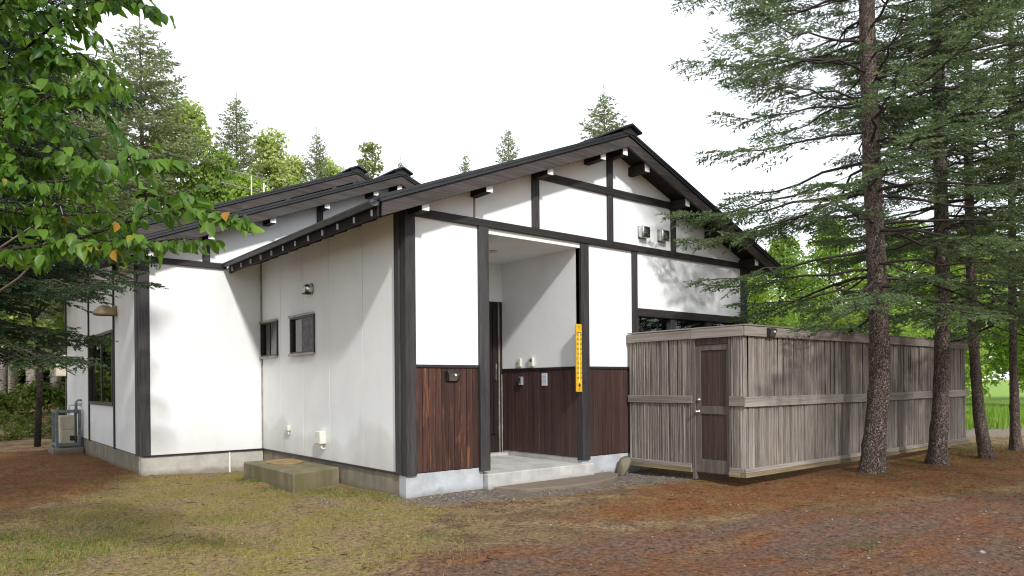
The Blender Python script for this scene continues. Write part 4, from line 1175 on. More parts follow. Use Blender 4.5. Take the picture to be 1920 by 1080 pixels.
# big dark spruce left of the wing
def RC(z): return np.interp(z, [1.8, 2.4, 3.4, 5.0, 7.0, 9.5, 10], [1.5, 2.2, 2.45, 2.2, 1.6, 0.4, 0.1])
t5 = smooth_path([(0, 0, -0.2), (0, 0, 0), (0.03, 0.02, 4), (0, 0, 10)], 40)
vC, wC, iC = spruce(21, t5, 10.0, 2.1, RC, 0.20, 8, 0.050, 0.046, 0.13, 9, 0.036, 0.0190, 0.06, elev=(-2, 20), sag=0.34)
LSP = make_spruce("spruce_tree", (-4.9, 2.9, 0), t5, np.interp([p[2] for p in t5], [0, 10], [0.16, 0.02]), (tri_needles("crown", vC, MT['needle_d']), np_mesh("branches", wC, iC, MT['twig'])),
            "dense dark spruce hiding the left end of the wing", None, 'bark_d', seed=9)
for pts_ in [[(-4.54, -0.68, 2.38), (-4.38, -0.93, 2.51), (-4.25, -1.17, 2.68), (-4.16, -1.37, 2.84), (-4.11, -1.41, 2.99), (-4.13, -1.4, 3.08)], [(-4.53, -0.56, 2.62), (-4.36, -0.83, 2.71), (-4.2, -1.08, 2.81)], [(-4.54, -0.8, 2.74), (-4.4, -0.92, 2.86), (-4.3, -1.13, 2.93), (-4.16, -1.38, 3.1)], [(-4.27, -1.16, 2.86), (-4.3, -1.14, 3.04), (-4.28, -1.15, 3.18)]]:
    MB().tube(pts_, list(np.linspace(0.010, 0.003, len(pts_))), 5).build("dead_branch", MT['twigpale'], LSP, 0, True)

for i, (x, y, lab) in enumerate(((-6.9, 7.6, "unseen spruce left of the picture beside the wing"), (-7.2, 11.6, "unseen spruce left of the picture behind the first"), (-6.7, 15.6, "unseen spruce left of the picture farthest along the wing"))):  # unseen spruces, added to cut the open skylight on the wing wall
    make_spruce("spruce_tree", (x, y, 0), t2, taper(t2, [0.18, 0.15, 0.12, 0.1, 0.02]), crB, lab, "unseen spruces added for shade outside the picture", rot=2.0 + i, seed=31 + i)

# far conifers
def RD(z): return np.interp(z / 16.0, [0.15, 0.4, 0.62, 0.8, 0.9, 0.96, 1.0], [2.6, 3.6, 3.3, 2.2, 1.35, 0.6, 0.08])
def RE(z): return np.interp(z / 16.0, [0.1, 0.4, 0.62, 0.8, 0.9, 0.96, 1.0], [2.6, 2.9, 2.5, 1.8, 1.15, 0.5, 0.06])
t6 = [(0, 0, -0.2), (0.1, 0, 6), (0, 0, 16)]
vD, wD, iD = spruce(31, t6, 16.0, 3.0, RD, 0.36, 8, 0.11, 0.11, 0.26, 6, 0.11, 0.058, 0.18, elev=(-8, 34), dead=0.45)
vE, wE, iE = spruce(33, t6, 16.0, 2.0, RE, 0.34, 8, 0.11, 0.11, 0.25, 6, 0.11, 0.058, 0.06, elev=(-4, 36), dead=0.2)
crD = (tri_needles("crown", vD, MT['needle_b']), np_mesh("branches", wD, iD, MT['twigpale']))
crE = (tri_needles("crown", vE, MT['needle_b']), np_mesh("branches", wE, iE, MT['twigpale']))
trD = trunk_mesh("trunk", smooth_path(t6, 30), np.interp(np.linspace(-0.2, 16, 30), [0, 16], [0.24, 0.02]), MT['bark'], 8, 0.4, 0.03, 5)
FAR = [((1.91, 24.59), 16.6, crD, "tall sparse spruce with a bare pale trunk above the wing roof", 0.2, 1.0),
       ((7.03, 28.17), 16.0, crE, "dark pointed spruce rising behind the roof aerial", 1.4, 0.66),
       ((11.83, 29.43), 15.6, crE, "thin spruce tip among the bright birches behind the ridge", 2.9, 0.55),
       ((16.36, 18.04), 13.6, crE, "small conifer tip showing over the middle of the main roof", 0.6, 0.5),
       ((14.04, 9.62), 12.0, crE, "bushy conifer top showing beside the main ridge", 4.1, 0.8),
       ((20.6, 27.47), 15.6, crE, "faint conifer tip left of the middle of the main roof", 5.0, 0.45),
       ((17.5, 29.98), 15.2, crE, "faint conifer tip right behind the wing ridge", 3.3, 0.6),
       ((-0.94, 20.47), 12.6, crD, "spruce behind the hanging leaves left of the tall sparse spruce", 2.2, 1.0)]
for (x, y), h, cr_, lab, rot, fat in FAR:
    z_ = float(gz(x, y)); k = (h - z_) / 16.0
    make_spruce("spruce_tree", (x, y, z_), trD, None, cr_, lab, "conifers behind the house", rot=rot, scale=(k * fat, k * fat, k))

# ------------------------------------------------------------------ broadleaved trees
def leaf_cloud(rng, clumps, per, size, spread):
    """leaf triangles (two per leaf) scattered on shells of clumps"""
    C = np.repeat(clumps[:, :3], per, 0); Rr = np.repeat(clumps[:, 3], per)
    N = len(C)
    d = unit(rng.normal(size=(N, 3))); r = Rr * rng.uniform(0.15, 1.0, N) ** 0.45
    P = C + d * r[:, None] * np.array([1, 1, spread])
    n = unit(d * 0.6 + rng.normal(0, 0.7, (N, 3)) + np.array([0, 0, 0.5]))
    a = unit(np.cross(n, rng.normal(size=(N, 3)))); b = np.cross(n, a)
    s = size * rng.uniform(0.6, 1.3, N)[:, None]
    V = np.stack([P - a * s, P - b * s * 0.55, P + a * s, P + b * s * 0.55], 1).reshape(-1, 3)
    i = np.arange(N) * 4
    Tt = np.concatenate([np.stack([i, i + 1, i + 2], -1), np.stack([i, i + 2, i + 3], -1)])
    return V, Tt

def broad(seed, H_, Rw, z0, nclump, per, size, limb=14, slim=1.0, top=0.5):
    rng = np.random.default_rng(seed)
    cl_ = []
    m = MB()
    tp = [(0, 0, -0.3), (rng.uniform(-.1, .1), rng.uniform(-.1, .1), H_ * 0.35), (rng.uniform(-.3, .3), rng.uniform(-.3, .3), H_ * 0.7), (0, 0, H_ * 0.95)]
    m.tube(tp, [0.026 * H_ * slim ** 0.5 * 0.6, 0.013 * H_, 0.007 * H_, 0.002 * H_], 7)
    for k in range(limb):
        f = rng.uniform(0.25, 0.9); z = z0 + (H_ - z0) * f * 0.85
        az = rng.uniform(0, 6.28)
        rr = Rw * (1 - abs(f - 0.35) ** 1.5 * 1.1) * rng.uniform(0.6, 0.95)
        e = (rr * math.cos(az), rr * math.sin(az), z + rr * rng.uniform(0.3, 0.9))
        m.tube([(0, 0, z), (e[0] * 0.5, e[1] * 0.5, z + (e[2] - z) * 0.45), e], [0.006 * H_, 0.004 * H_, 0.0015 * H_], 4, False)
    for k in range(nclump):
        f = rng.uniform(0, 1); z = z0 + (H_ - z0) * f
        prof = (math.sin(math.pi * min(1, (f * 0.9 + 0.12))) ** 0.7) if top > 0.4 else (1 - f) ** 0.6 * 0.9 + 0.1
        a = rng.uniform(0, 6.28); r = Rw * prof * rng.uniform(0.1, 1.0) ** 0.5 * 0.85
        cl_.append((r * math.cos(a), r * math.sin(a), z, Rw * rng.uniform(0.16, 0.34)))
    V, Tt = leaf_cloud(rng, np.array(cl_), per, size, 0.75)
    return V, Tt, m

def broad_meshes(seed, lm, bm2, *a, **k):
    V, Tt, m = broad(seed, *a, **k)
    return np_mesh("crown", V, Tt, MT[lm]), m.mesh("trunk", MT[bm2], 0, True)

def plant(name, loc, meshes, label, cat, group=None, rot=0.0, sc=(1, 1, 1), parts=("crown", "trunk")):
    e = empty(name, loc, label, cat, group)
    e.rotation_euler = (0, 0, rot); e.scale = sc
    for nm, me in zip(parts, meshes):
        o = bpy.data.objects.new(nm, me); COL.objects.link(o); o.parent = e
    return e

bA = broad_meshes(41, 'birchleaf', 'birch', 14.0, 3.0, 4.0, 95, 150, 0.12)
bB = broad_meshes(42, 'birchleaf', 'birch', 14.0, 2.4, 3.0, 85, 150, 0.12, top=0.3)
bP = broad_meshes(43, 'paleleaf', 'birch', 14.0, 1.8, 5.0, 38, 60, 0.11, top=0.3)
bG = broad_meshes(44, 'greenleaf', 'bark_d', 10.0, 3.4, 2.0, 100, 150, 0.12)
bL = broad_meshes(45, 'limeleaf', 'bark_d', 9.0, 3.2, 1.2, 80, 140, 0.11)
for (x, y), h, ms, lab, rot, fat in (
        ((0.82, 25.48), 11.0, bG, "green broadleaf tree behind the hanging leaves left of the tall spruce", 0.3, 1.0),
        ((4.48, 27.66), 14.6, bA, "bright birch crown just right of the tall sparse spruce", 1.1, 1.0),
        ((4.65, 23.66), 11.2, bG, "green broadleaf crown between the tall spruce and the aerial", 2.0, 0.8),
        ((9.06, 29.1), 14.8, bB, "bright birch with a pointed crown right of the aerial", 0.7, 1.0),
        ((11.0, 30.6), 14.0, bA, "round bright birch crown behind the upper wing roof", 2.8, 0.8),
        ((13.33, 30.79), 14.6, bB, "rightmost bright birch over the wing roof", 4.2, 0.95),
        ((12.06, 24.09), 13.8, bP, "thin pale birch standing alone over the wing ridge", 1.2, 1.0),
        ((5.07, 20.75), 9.6, bL, "lime green crown just above the wing roof edge", 3.0, 0.8)):
    z_ = float(gz(x, y)); H0 = {id(bA): 14.0, id(bB): 14.0, id(bP): 14.0, id(bG): 10.0, id(bL): 9.0}[id(ms)]
    k = (h - z_) / H0
    plant("broadleaf_tree", (x, y, z_), ms, lab, "tree", "broadleaf trees behind the house", rot, (k * fat, k * fat, k))
# white birch stems in the wood left of the house
for i, ((x, y), lab) in enumerate((((-2.6, 29.5), "white birch stem at the left picture edge in the dark wood"), ((-2.05, 31.6), "second white birch stem from the left in the dark wood"),
                                   ((-1.47, 29.9), "middle white birch stem in the wood left of the house"), ((-0.62, 29.2), "white birch stem nearest the wing's far corner"))):
    k = 1.0 + 0.05 * i
    plant("birch_tree", (x, y, float(gz(x, y))), bB, lab, "tree", "white birches in the wood", 1.3 * i, (k, k, k))
bS = broad_meshes(46, 'greenleaf', 'bark_d', 6.0, 1.6, 2.6, 40, 110, 0.07, limb=10)
plant("young_tree", (-2.82, 14.14, 0), bS, "slender dark stemmed young tree left of the heater", "tree", None, 0.4, (0.9, 0.9, 1.0))
# trees beyond the meadow on the right
for i, ((x, y), h, ms, lab, fat) in enumerate((
        ((21.5, 8.7), 6.6, bL, "lime green tree directly behind the right end of the main roof", 0.9),
        ((27.3, 10.4), 8.2, bG, "green tree behind the fence, left of the thickest trunk", 1.0),
        ((32.1, 10.4), 9.6, bL, "tall lime tree behind the thickest spruce trunk", 1.0),
        ((28.7, 6.7), 6.0, bG, "rounded green tree between the first and second spruce trunks", 0.9),
        ((42.5, 11.0), 11.0, bG, "large green tree far behind the second spruce trunk", 1.1),
        ((38.8, 7.6), 9.2, bL, "lime tree between the second and third spruce trunks", 1.1),
        ((51.7, 10.0), 12.0, bG, "farthest green tree across the meadow, by the third spruce trunk", 1.2),
        ((44.2, 4.2), 10.0, bL, "lime tree across the meadow by the farthest spruce trunk", 1.1),
        ((43.5, 1.2), 9.8, bG, "green tree across the meadow at the right picture edge", 1.1))):
    H0 = 10.0 if ms is bG else 9.0
    k = h / H0
    plant("broadleaf_tree", (x, y, 0), ms, lab, "tree", "trees across the meadow", 1.1 * i, (k * fat, k * fat, k))
bU = broad_meshes(47, 'limeleaf', 'twigpale', 3.4, 1.9, 0.1, 46, 120, 0.07, limb=16)
for i, ((x, y), k, lab) in enumerate((((13.9, 2.6), 0.92, "lime shrub behind the fence, nearest its corner"), ((15.9, 1.9), 1.0, "lime shrub behind the fence, left of the thickest trunk"),
                                      ((18.1, 1.6), 0.98, "lime shrub behind the fence between the first two trunks"), ((20.4, 1.6), 0.95, "lime shrub behind the fence by the second trunk"))):
    plant("shrub", (x, y, 0), bU, lab, "shrub", "shrubs behind the fence", 1.7 * i, (k, k, k), ("crown", "stems"))
bV = broad_meshes(48, 'weed', 'twig', 1.6, 1.3, 0.05, 40, 70, 0.06, limb=12)
for i, ((x, y), k, lab) in enumerate((((-3.3, 17.2), 0.55, "leafy bush at the left picture edge beyond the yard"), ((-2.6, 18.4), 0.42, "middle leafy bush left of the heater"), ((-1.9, 17.6), 0.42, "leafy bush just behind the heater"))):
    plant("bush", (x, y, 0), bV, lab, "shrub", "bushes beyond the yard", 2.1 * i, (k, k, k), ("crown", "stems"))

# far woodland that reads as one mass, left and right
rngW = np.random.default_rng(5)
def wood_mass(name, spots, label, mat, size):
    cl_ = []
    for (x, y, h, r) in spots:
        for k in range(26):
            f = rngW.uniform(0, 1); a = rngW.uniform(0, 6.28); rr = r * rngW.uniform(0, 1) ** 0.5 * (1.05 - 0.6 * f)
            cl_.append((x + rr * math.cos(a), y + rr * math.sin(a), float(gz(x, y)) + h * (0.05 + 0.9 * f), r * rngW.uniform(0.25, 0.45)))
    V, Tt = leaf_cloud(rngW, np.array(cl_), 60, size, 0.8)
    tag(obj(name, np_mesh(name, V, Tt, MT[mat])), label, "woodland", None, "stuff")
wood_mass("far_woodland", [(2.5, 29, 10.5, 2.8), (6, 30, 11, 2.8), (8, 31, 11.5, 2.8), (10.2, 32, 12, 2.8), (12.4, 32.5, 12, 2.6), (14.2, 33.5, 11, 2.4)], "bright birch wood massed behind the wing roof", 'birchleaf', 0.14)
wood_mass("far_woodland", [(-9 + 2.6 * i + rngW.uniform(-1, 1), 40 + rngW.uniform(-3, 5), rngW.uniform(7, 10), 3.2) for i in range(14)], "dense green woodland behind the house", 'greenleaf', 0.20)
wood_mass("far_woodland", [(58 + rngW.uniform(-3, 6), -14 + 4.2 * i, rngW.uniform(8, 11), 4.0) for i in range(14)], "dense green woodland across the meadow", 'greenleaf', 0.24)
wood_mass("far_woodland", [(-12 + 1.5 * i + rngW.uniform(-.5, .5), 37 + rngW.uniform(-1, 2), rngW.uniform(3.5, 5.5), 1.9) for i in range(11)], "dark shade-coloured thicket behind the white birch stems", 'needle_d', 0.16)  # forest shade put into the colour by the dark needle material
wood_mass("undergrowth", [(-7 + 1.3 * i + rngW.uniform(-.5, .5), 24 + rngW.uniform(-1.5, 3.5), rngW.uniform(0.8, 1.8), 1.2) for i in range(8)], "low green undergrowth in the wood left of the house", 'weed', 0.09)

# ------------------------------------------------------------------ cherry boughs hanging in from the left
CH = empty("cherry_tree", (-5.6, -2.0, 0.0), "broadleaf tree whose leafy boughs hang in from the left", "tree")
BR = [[(-5.55, -1.95, 2.6), (-5.08, -2.3, 3.34), (-4.64, -3.17, 3.47), (-4.4, -3.62, 3.65), (-4.2, -3.91, 3.77), (-4.07, -4.15, 3.63)],
      [(-4.55, -3.25, 3.51), (-4.3, -3.7, 3.47), (-4.2, -3.92, 3.27)],
      [(-5.55, -1.95, 2.5), (-5.08, -2.43, 2.99), (-4.6, -3.21, 3.15), (-4.41, -3.48, 3.3), (-4.26, -3.74, 3.22), (-4.19, -3.79, 3.11)],
      [(-5.55, -1.95, 2.3), (-5.08, -2.56, 2.66), (-4.65, -3.16, 2.78), (-4.31, -3.7, 2.74), (-4.14, -3.96, 2.82), (-4.05, -4.16, 2.79)],
      [(-5.55, -1.95, 2.0), (-5.08, -2.56, 2.32), (-4.64, -3.04, 2.4), (-4.37, -3.52, 2.4), (-4.12, -3.85, 2.49), (-3.91, -4.15, 2.57), (-3.74, -4.42, 2.48)],
      [(-4.37, -3.52, 2.4), (-4.15, -3.83, 2.38), (-3.92, -4.14, 2.37)],
      [(-5.55, -1.95, 3.2), (-5.07, -2.57, 3.73), (-4.5, -3.41, 3.73), (-4.3, -3.7, 3.8)],
      [(-5.55, -1.95, 2.9), (-5.09, -1.9, 3.37), (-4.59, -2.31, 3.59), (-4.28, -2.82, 3.33), (-4.17, -3.16, 3.05)],
      [(-5.55, -1.95, 3.0), (-5.06, -2.9, 3.35), (-4.61, -3.6, 3.75), (-4.42, -3.9, 3.8)],
      [(-5.08, -2.56, 2.66), (-4.8, -2.75, 2.72), (-4.45, -3.1, 2.62), (-4.25, -3.45, 2.60)],
      [(-5.08, -2.43, 2.99), (-4.75, -2.7, 3.02), (-4.4, -3.15, 2.98), (-4.22, -3.5, 2.92)]]
MB().tube([(-5.62, -1.95, -0.2), (-5.6, -1.95, 1.2), (-5.55, -1.95, 2.6), (-5.5, -1.9, 4.4)], [0.13, 0.105, 0.085, 0.03], 10).build("trunk", MT['bark_d'], CH, 0, True)
rc = np.random.default_rng(64)
MB().tube([(-5.5, -1.9, 4.4), (-5.8, -2.0, 7.0), (-6.0, -2.0, 9.5), (-6.0, -2.1, 12.0)], [0.03, 0.028, 0.02, 0.006], 7).build("limb", MT['bark_d'], CH, 0, True)  # unseen limb and upper crown, added and shaped to shade the wing wall
cc_ = []
for k in range(60):
    f = rc.uniform(0, 1); a = rc.uniform(0, 6.28); r = 1.25 * math.sin(math.pi * (0.12 + 0.8 * f)) * rc.uniform(0.1, 1) ** 0.5
    cc_.append((-6.0 + r * math.cos(a), -2.0 + r * 1.2 * math.sin(a), 5.6 + 6.6 * f, rc.uniform(0.35, 0.6)))
V, Tt = leaf_cloud(rc, np.array(cc_), 120, 0.06, 0.8)
co_ = obj("crown", np_mesh("crown", V, Tt, MT['leaf_s']), CH); co_["kind"] = "stuff"
LB, LD, LN, LS = [], [], [], []
rl = np.random.default_rng(77)
for bi, br in enumerate(BR):
    P = np.array(br); seg = np.linalg.norm(np.diff(P, axis=0), axis=1); cs = np.concatenate([[0], np.cumsum(seg)]); Lb = cs[-1]
    tt = np.linspace(0, Lb, 14); Q_ = np.stack([np.interp(tt, cs, P[:, i]) for i in range(3)], -1)
    r0 = 0.02 if br[0][0] < -5.2 else 0.008
    MB().tube([tuple(q) for q in Q_], list(np.linspace(r0, 0.003, 14)), 6).build("bough", MT['bark_d'], CH, 0, True)
    s = 0.35 if br[0][0] < -5.2 else 0.03
    while s < Lb:
        c = np.array([np.interp(s, cs, P[:, i]) for i in range(3)])
        tg_ = np.array([np.interp(min(s + .05, Lb), cs, P[:, i]) - np.interp(max(s - .05, 0), cs, P[:, i]) for i in range(3)]); tg_ /= np.linalg.norm(tg_)
        dirv = unit(tg_ * rl.uniform(0.4, 1.2) + rl.normal(0, 0.7, 3) * np.array([1, 1, 0.45])); le = rl.uniform(0.10, 0.30)
        e = c + dirv * le
        if s > Lb - 0.12: dirv = tg_; e = c + tg_ * 0.14
        MB().tube([tuple(c), tuple((c + e) / 2 + np.array([0, 0, 0.012])), tuple(e)], [0.0032, 0.0025, 0.0015], 4, False).build("twig", MT['bark_d'], CH)
        nlf = int(le / 0.042) + 2
        for k in range(nlf):
            f = (k + 0.6) / nlf
            p = c + dirv * le * f + np.array([0, 0, 0.012 * math.sin(math.pi * f)])
            side = np.cross(dirv, [0, 0, 1.0]); side /= max(np.linalg.norm(side), 1e-6)
            sgn = 1 if k % 2 else -1
            d = unit(dirv * rl.uniform(0.2, 0.8) + side * sgn * rl.uniform(0.3, 0.9) + np.array([0, 0, -1.0]) * rl.uniform(0.35, 1.3))
            if k == nlf - 1: d = unit(dirv + np.array([0, 0, -rl.uniform(0.4, 1.2)]))
            nrm = np.array([0, 0, 1.0]) * rl.uniform(0.5, 1.0) + rl.normal(0, 0.45, 3); nrm -= d * nrm.dot(d); nrm = unit(nrm)
            LB.append(p + d * 0.015); LD.append(d); LN.append(nrm); LS.append(rl.uniform(0.050, 0.108))
        s += rl.uniform(0.028, 0.055)
LB = np.array(LB); LD = np.array(LD); LN = np.array(LN); LS = np.array(LS)
# one ovate leaf with a folded midrib and a drawn-out tip, base at the origin, along +y, one unit long
hw = [(0.0, 0.0), (0.10, 0.17), (0.28, 0.275), (0.50, 0.285), (0.70, 0.21), (0.86, 0.09), (1.0, 0.0)]
mid = [(0, y, -0.22 * y * y) for y, _ in hw]
lv, lf = list(mid), []
for sg in (-1, 1):
    idx = []
    for (y, x) in hw[1:-1]:
        lv.append((sg * x, y + 0.02, 0.45 * x - 0.22 * y * y)); idx.append(len(lv) - 1)
    ch = [0] + idx + [6]
    for i in range(len(ch) - 1):
        a, b = ch[i], ch[i + 1]
        if i == 0: lf.append((0, b, 1))
        elif i == len(ch) - 2: lf.append((a, 6, 5))
        else: lf.append((a, b, i + 1)); lf.append((a, i + 1, i))
lf = [f[::-1] if k >= len(lf) // 2 else f for k, f in enumerate(lf)]
LV = np.array(lv); LT = np.array(lf)
camp = np.array(cam.matrix_world.translation); Rv = np.array(rt); Fv = np.array(fw)
dd_ = LB - camp; dep = dd_ @ Fv
inview = (960 + FPX * (dd_ @ Rv) / dep > -40)
order = np.argsort(np.where(inview, dep / LS, 1e6 + dep))
single = set(order[:300].tolist())
# lower outer leaves are turning yellow and orange
low = (LB[:, 2] < 2.5) & (LB[:, 1] < -3.5)
leafme = {k: np_mesh("leaf", LV, LT, MT[k], False) for k in ('leaf', 'leaf_y', 'leaf_o')}
rv, rtm, nn = [], [], 0
for i in range(len(LB)):
    y_ = LD[i]; z_ = LN[i]; x_ = np.cross(y_, z_)
    R3 = np.stack([x_, y_, z_], 1)
    if i in single:
        q = rl.random()
        key = 'leaf'
        if low[i] and q < 0.26: key = 'leaf_y' if q < 0.20 else 'leaf_o'
        elif q > 0.975: key = 'leaf_y'
        if key != 'leaf': LS[i] *= 0.75
        m4 = Matrix(np.vstack([np.hstack([R3 * LS[i], LB[i][:, None]]), [[0, 0, 0, 1]]]).tolist())
        o = bpy.data.objects.new("leaf", leafme[key]); COL.objects.link(o)
        o.parent = CH; o.matrix_parent_inverse = Matrix.Translation(-WL[CH.name])
        o.matrix_basis = m4
    else:
        rv.append((LV * LS[i]) @ R3.T + LB[i]); rtm.append(LT + nn); nn += len(LV)
if rv:
    lo_ = obj("leaves", np_mesh("leaves", np.concatenate(rv), np.concatenate(rtm), MT['leaf_s']), CH); lo_["kind"] = "stuff"

# ------------------------------------------------------------------ ground cover
rg = np.random.default_rng(99)
def outside(x, y):
    a = (x > -0.03) & (x < 8.1) & (y > -0.02) & (y < 14.2)
    b = (x > -2.16) & (x < 8) & (y > DW - 0.02) & (y < 14.2)
    c = (x > FX - 0.0) & (x < FE) & (y > FY + 0.0) & (y < 1)
    d = (x > -0.9) & (x < 0) & (y > 1.75) & (y < 3.88)
    e = (x > 1.3) & (x < 3.95) & (y > -0.7) & (y < 0.1)
    return ~(a | b | c | d | e)

def blades(x, y, h, wdt, lean, mat, name, label, cat):
    N = len(x); z = gz(x, y)
    a = rg.uniform(0, 6.28, N); ln = rg.uniform(0, lean, N) * h
    b = rg.uniform(0, 6.28, N)
    P = np.stack([x, y, z - 0.003], -1)
    wv = np.stack([np.cos(a), np.sin(a), np.zeros(N)], -1) * (wdt / 2)[:, None] if hasattr(wdt, '__len__') else np.stack([np.cos(a), np.sin(a), np.zeros(N)], -1) * wdt / 2
    tp = P + np.stack([np.cos(b) * ln, np.sin(b) * ln, h], -1)
    V = np.stack([P - wv, P + wv, tp], 1).reshape(-1, 3)
    return tag(obj(name, np_mesh(name, V, np.arange(N * 3).reshape(-1, 3), MT[mat])), label, cat, None, "stuff")

def scatter(n, x0, x1, y0, y1, poly=None, soft=0.5, thr=None):
    x = rg.uniform(x0, x1, n); y = rg.uniform(y0, y1, n)
    k = outside(x, y)
    if poly is not None: k &= rg.random(n) < pmask(x, y, poly, soft)
    return x[k], y[k]

x, y = scatter(170000, -7, 0.6, -6, 5.6, MOSS, 0.8)
pn_ = np.sin(x * 2.3 + 1) * np.sin(y * 2.9) + 0.6 * np.sin(x * 5.1 - y * 4.3) + rg.normal(0, 0.5, len(x))
k = pn_ > -0.1; x, y = x[k], y[k]
blades(x, y, rg.uniform(0.012, 0.05, len(x)), 0.0065, 1.3, 'grass', "grass", "short mossy yellow-green grass in front of the wing", "grass")
# tufts of weeds: at the step, the drip line, under the spruces and bottom left
tx_, ty_ = [], []
for cx, cy_, r_, n_ in [(-0.96, 3.6, 0.10, 260), (-0.97, 3.1, 0.08, 160), (-0.96, 2.2, 0.12, 200), (-0.55, 1.6, 0.22, 320), (-0.3, 0.9, 0.22, 320), (-0.2, 0.2, 0.2, 260), (-3.9, -0.3, 0.35, 900), (-4.2, -0.9, 0.30, 700), (-3.4, 0.6, 0.25, 300), (-3.0, -1.2, 0.3, 300), (-2.2, 0.2, 0.25, 250),
                        (7.0, -3.2, 0.15, 120), (5.6, -2.45, 0.10, 60), (3.4, -4.3, 0.25, 120), (-4.35, 0.6, 0.25, 500), (4.36, -1.7, 0.2, 90), (-1.0, -2.2, 0.2, 140), (9.9, -2.75, 0.5, 500), (11.5, -2.8, 0.6, 700), (12.9, -2.9, 0.6, 700), (14.5, -2.4, 0.9, 1200), (6.0, -4.4, 0.3, 120), (1.9, -5.2, 0.2, 90)]:
    tx_.append(rg.normal(cx, r_, n_)); ty_.append(rg.normal(cy_, r_, n_))
x = np.concatenate(tx_); y = np.concatenate(ty_); k = outside(x, y); x, y = x[k], y[k]
blades(x, y, rg.uniform(0.018, 0.06, len(x)), 0.010, 1.2, 'weed', "weeds", "small green weed tufts along the wall foot and in the yard", "weeds")
# meadow grass beyond the fence end
x, y = scatter(60000, 17, 40, -12, 12, [(17.5, 3), (21, -1.0), (30, -7), (42, -12), (42, 12), (22, 12)], 0.5)
hh = np.where(np.hypot(x - 24, y - 0.5) < 4.5, rg.uniform(0.25, 0.75, len(x)) * (0.7 + 0.5 * np.sin(x * 2.1) * np.sin(y * 1.7)), rg.uniform(0.05, 0.2, len(x)))
blades(x, y, hh, 0.045, 0.6, 'meadow', "meadow_grass", "bright green meadow grass beyond the fence end", "grass")
# fallen needles
x, y = scatter(150000, -7, 16, -7.5, 6)
k = rg.random(len(x)) < 0.25 + 0.75 * np.maximum(pmask(x, y, RUST, 0.8), pmask(x, y, LRUST, 0.8)); x, y = x[k], y[k]
N = len(x); a = rg.uniform(0, 6.28, N); ln = rg.uniform(0.02, 0.06, N)
P0 = np.stack([x, y, gz(x, y) + rg.uniform(0.002, 0.008, N)], -1); dv = np.stack([np.cos(a), np.sin(a), rg.uniform(-0.08, 0.15, N)], -1); sv = np.stack([-np.sin(a), np.cos(a), np.zeros(N)], -1) * 0.0034
V = np.stack([P0 - sv, P0 + sv, P0 + dv * ln[:, None]], 1).reshape(-1, 3)
tag(obj("needle_litter", np_mesh("needle_litter", V, np.arange(N * 3).reshape(-1, 3), MT['litter'])), "fallen rust-brown spruce needles strewn over the yard", "needles", None, "stuff")
# pebbles
def pebbles(x, y, r, name, label):
    N = len(x); base = np.array([(1, 0, 0), (0, 1, 0), (-1, 0, 0), (0, -1, 0), (0, 0, 0.75), (0, 0, -0.4)])
    rot = rg.uniform(0, 6.28, N); s = np.stack([r * rg.uniform(0.7, 1.3, N), r * rg.uniform(0.6, 1.1, N), r * rg.uniform(0.5, 0.9, N)], -1)
    V = base[None] * s[:, None] + rg.normal(0, 0.12, (N, 6, 3)) * r[:, None, None]
    c_, s_ = np.cos(rot)[:, None], np.sin(rot)[:, None]
    X_ = V[..., 0] * c_ - V[..., 1] * s_; Y_ = V[..., 0] * s_ + V[..., 1] * c_
    V = np.stack([X_ + x[:, None], Y_ + y[:, None], V[..., 2] + (gz(x, y) + r * 0.15)[:, None]], -1).reshape(-1, 3)
    Tt = np.array([(0, 1, 4), (1, 2, 4), (2, 3, 4), (3, 0, 4), (1, 0, 5), (2, 1, 5), (3, 2, 5), (0, 3, 5)])
    T2 = (np.arange(N)[:, None, None] * 6 + Tt[None]).reshape(-1, 3)
    tag(obj(name, np_mesh(name, V, T2, MT['pebble'])), label, "gravel", None, "stuff")
x1_, y1_ = scatter(9000, -0.5, 5, -1.8, 0.1, GRAV, 0.3)
x2_, y2_ = scatter(2500, -1.1, -0.6, -1.8, 2.2, DRIP, 0.06)
x3_, y3_ = scatter(5000, -6, 14, -8, 3)
x4_ = rg.normal(-1.15, 0.16, 120); y4_ = rg.normal(4.6, 0.35, 120)
x = np.concatenate([x1_, x2_, x3_, x4_]); y = np.concatenate([y1_, y2_, y3_, y4_])
k = outside(x, y); x, y = x[k], y[k]
pebbles(x, y, np.clip(rg.lognormal(math.log(0.0085), 0.45, len(x)), 0.004, 0.03), "gravel", "grey pebbles by the porch and along the drip line")
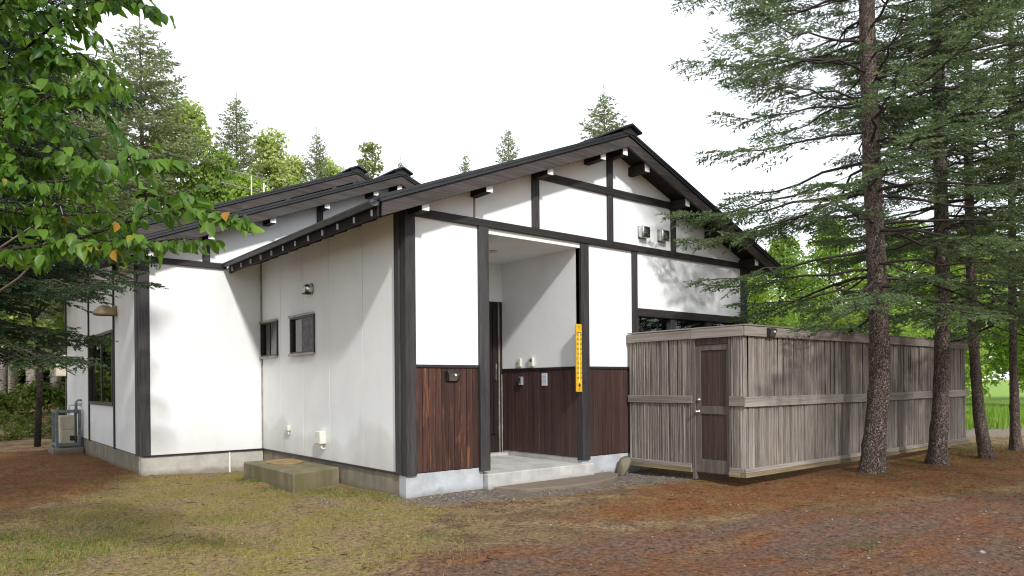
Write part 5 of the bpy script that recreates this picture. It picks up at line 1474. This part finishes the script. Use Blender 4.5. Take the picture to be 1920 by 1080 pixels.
# short fallen twigs and curled dead leaves
x, y = scatter(2600, -6.5, 15, -7.5, 5.5)
N = len(x); a = rg.uniform(0, 6.28, N); ln = rg.lognormal(math.log(0.07), 0.5, N); wd = rg.uniform(0.0015, 0.004, N)
P0 = np.stack([x, y, gz(x, y) + 0.004], -1); dv = np.stack([np.cos(a), np.sin(a), rg.uniform(-0.02, 0.12, N)], -1) * ln[:, None]; sv = np.stack([-np.sin(a), np.cos(a), np.zeros(N)], -1) * wd[:, None]; uz = np.array([0, 0, 1.0]) * wd[:, None] * 1.6
kn = P0 + dv * 0.5 + np.stack([-np.sin(a), np.cos(a), np.zeros(N)], -1) * (ln * rg.uniform(-0.12, 0.12, N))[:, None]
V = np.stack([P0 - sv, P0 + sv, P0 + uz, kn - sv, kn + sv, kn + uz, P0 + dv], 1).reshape(-1, 3)
Tt = np.array([(0, 3, 5), (0, 5, 2), (1, 2, 5), (1, 5, 4), (3, 6, 5), (4, 5, 6)])
tag(obj("twigs", np_mesh("twigs", V, (np.arange(N)[:, None, None] * 7 + Tt[None]).reshape(-1, 3), MT['bark_d'])), "small dead twigs scattered over the yard", "twigs", None, "stuff")
x, y = scatter(4200, -6.5, 15, -7.5, 5.5)
N = len(x); a = rg.uniform(0, 6.28, N); r = rg.uniform(0.008, 0.024, N)
P0 = np.stack([x, y, gz(x, y) + 0.007], -1); u = np.stack([np.cos(a), np.sin(a), rg.uniform(-0.3, 0.3, N)], -1) * r[:, None]; w_ = np.stack([-np.sin(a), np.cos(a), rg.uniform(-0.3, 0.3, N)], -1) * (r * 0.6)[:, None]
V = np.stack([P0 - u, P0 - w_ + [0, 0, 0.006], P0 + u, P0 + w_ + [0, 0, 0.006]], 1).reshape(-1, 3)
i = np.arange(N) * 4
tag(obj("dead_leaves", np_mesh("dead_leaves", V, np.concatenate([np.stack([i, i + 1, i + 2], -1), np.stack([i, i + 2, i + 3], -1)]), MT['litter'])), "small curled brown leaves scattered over the yard", "leaves", None, "stuff")
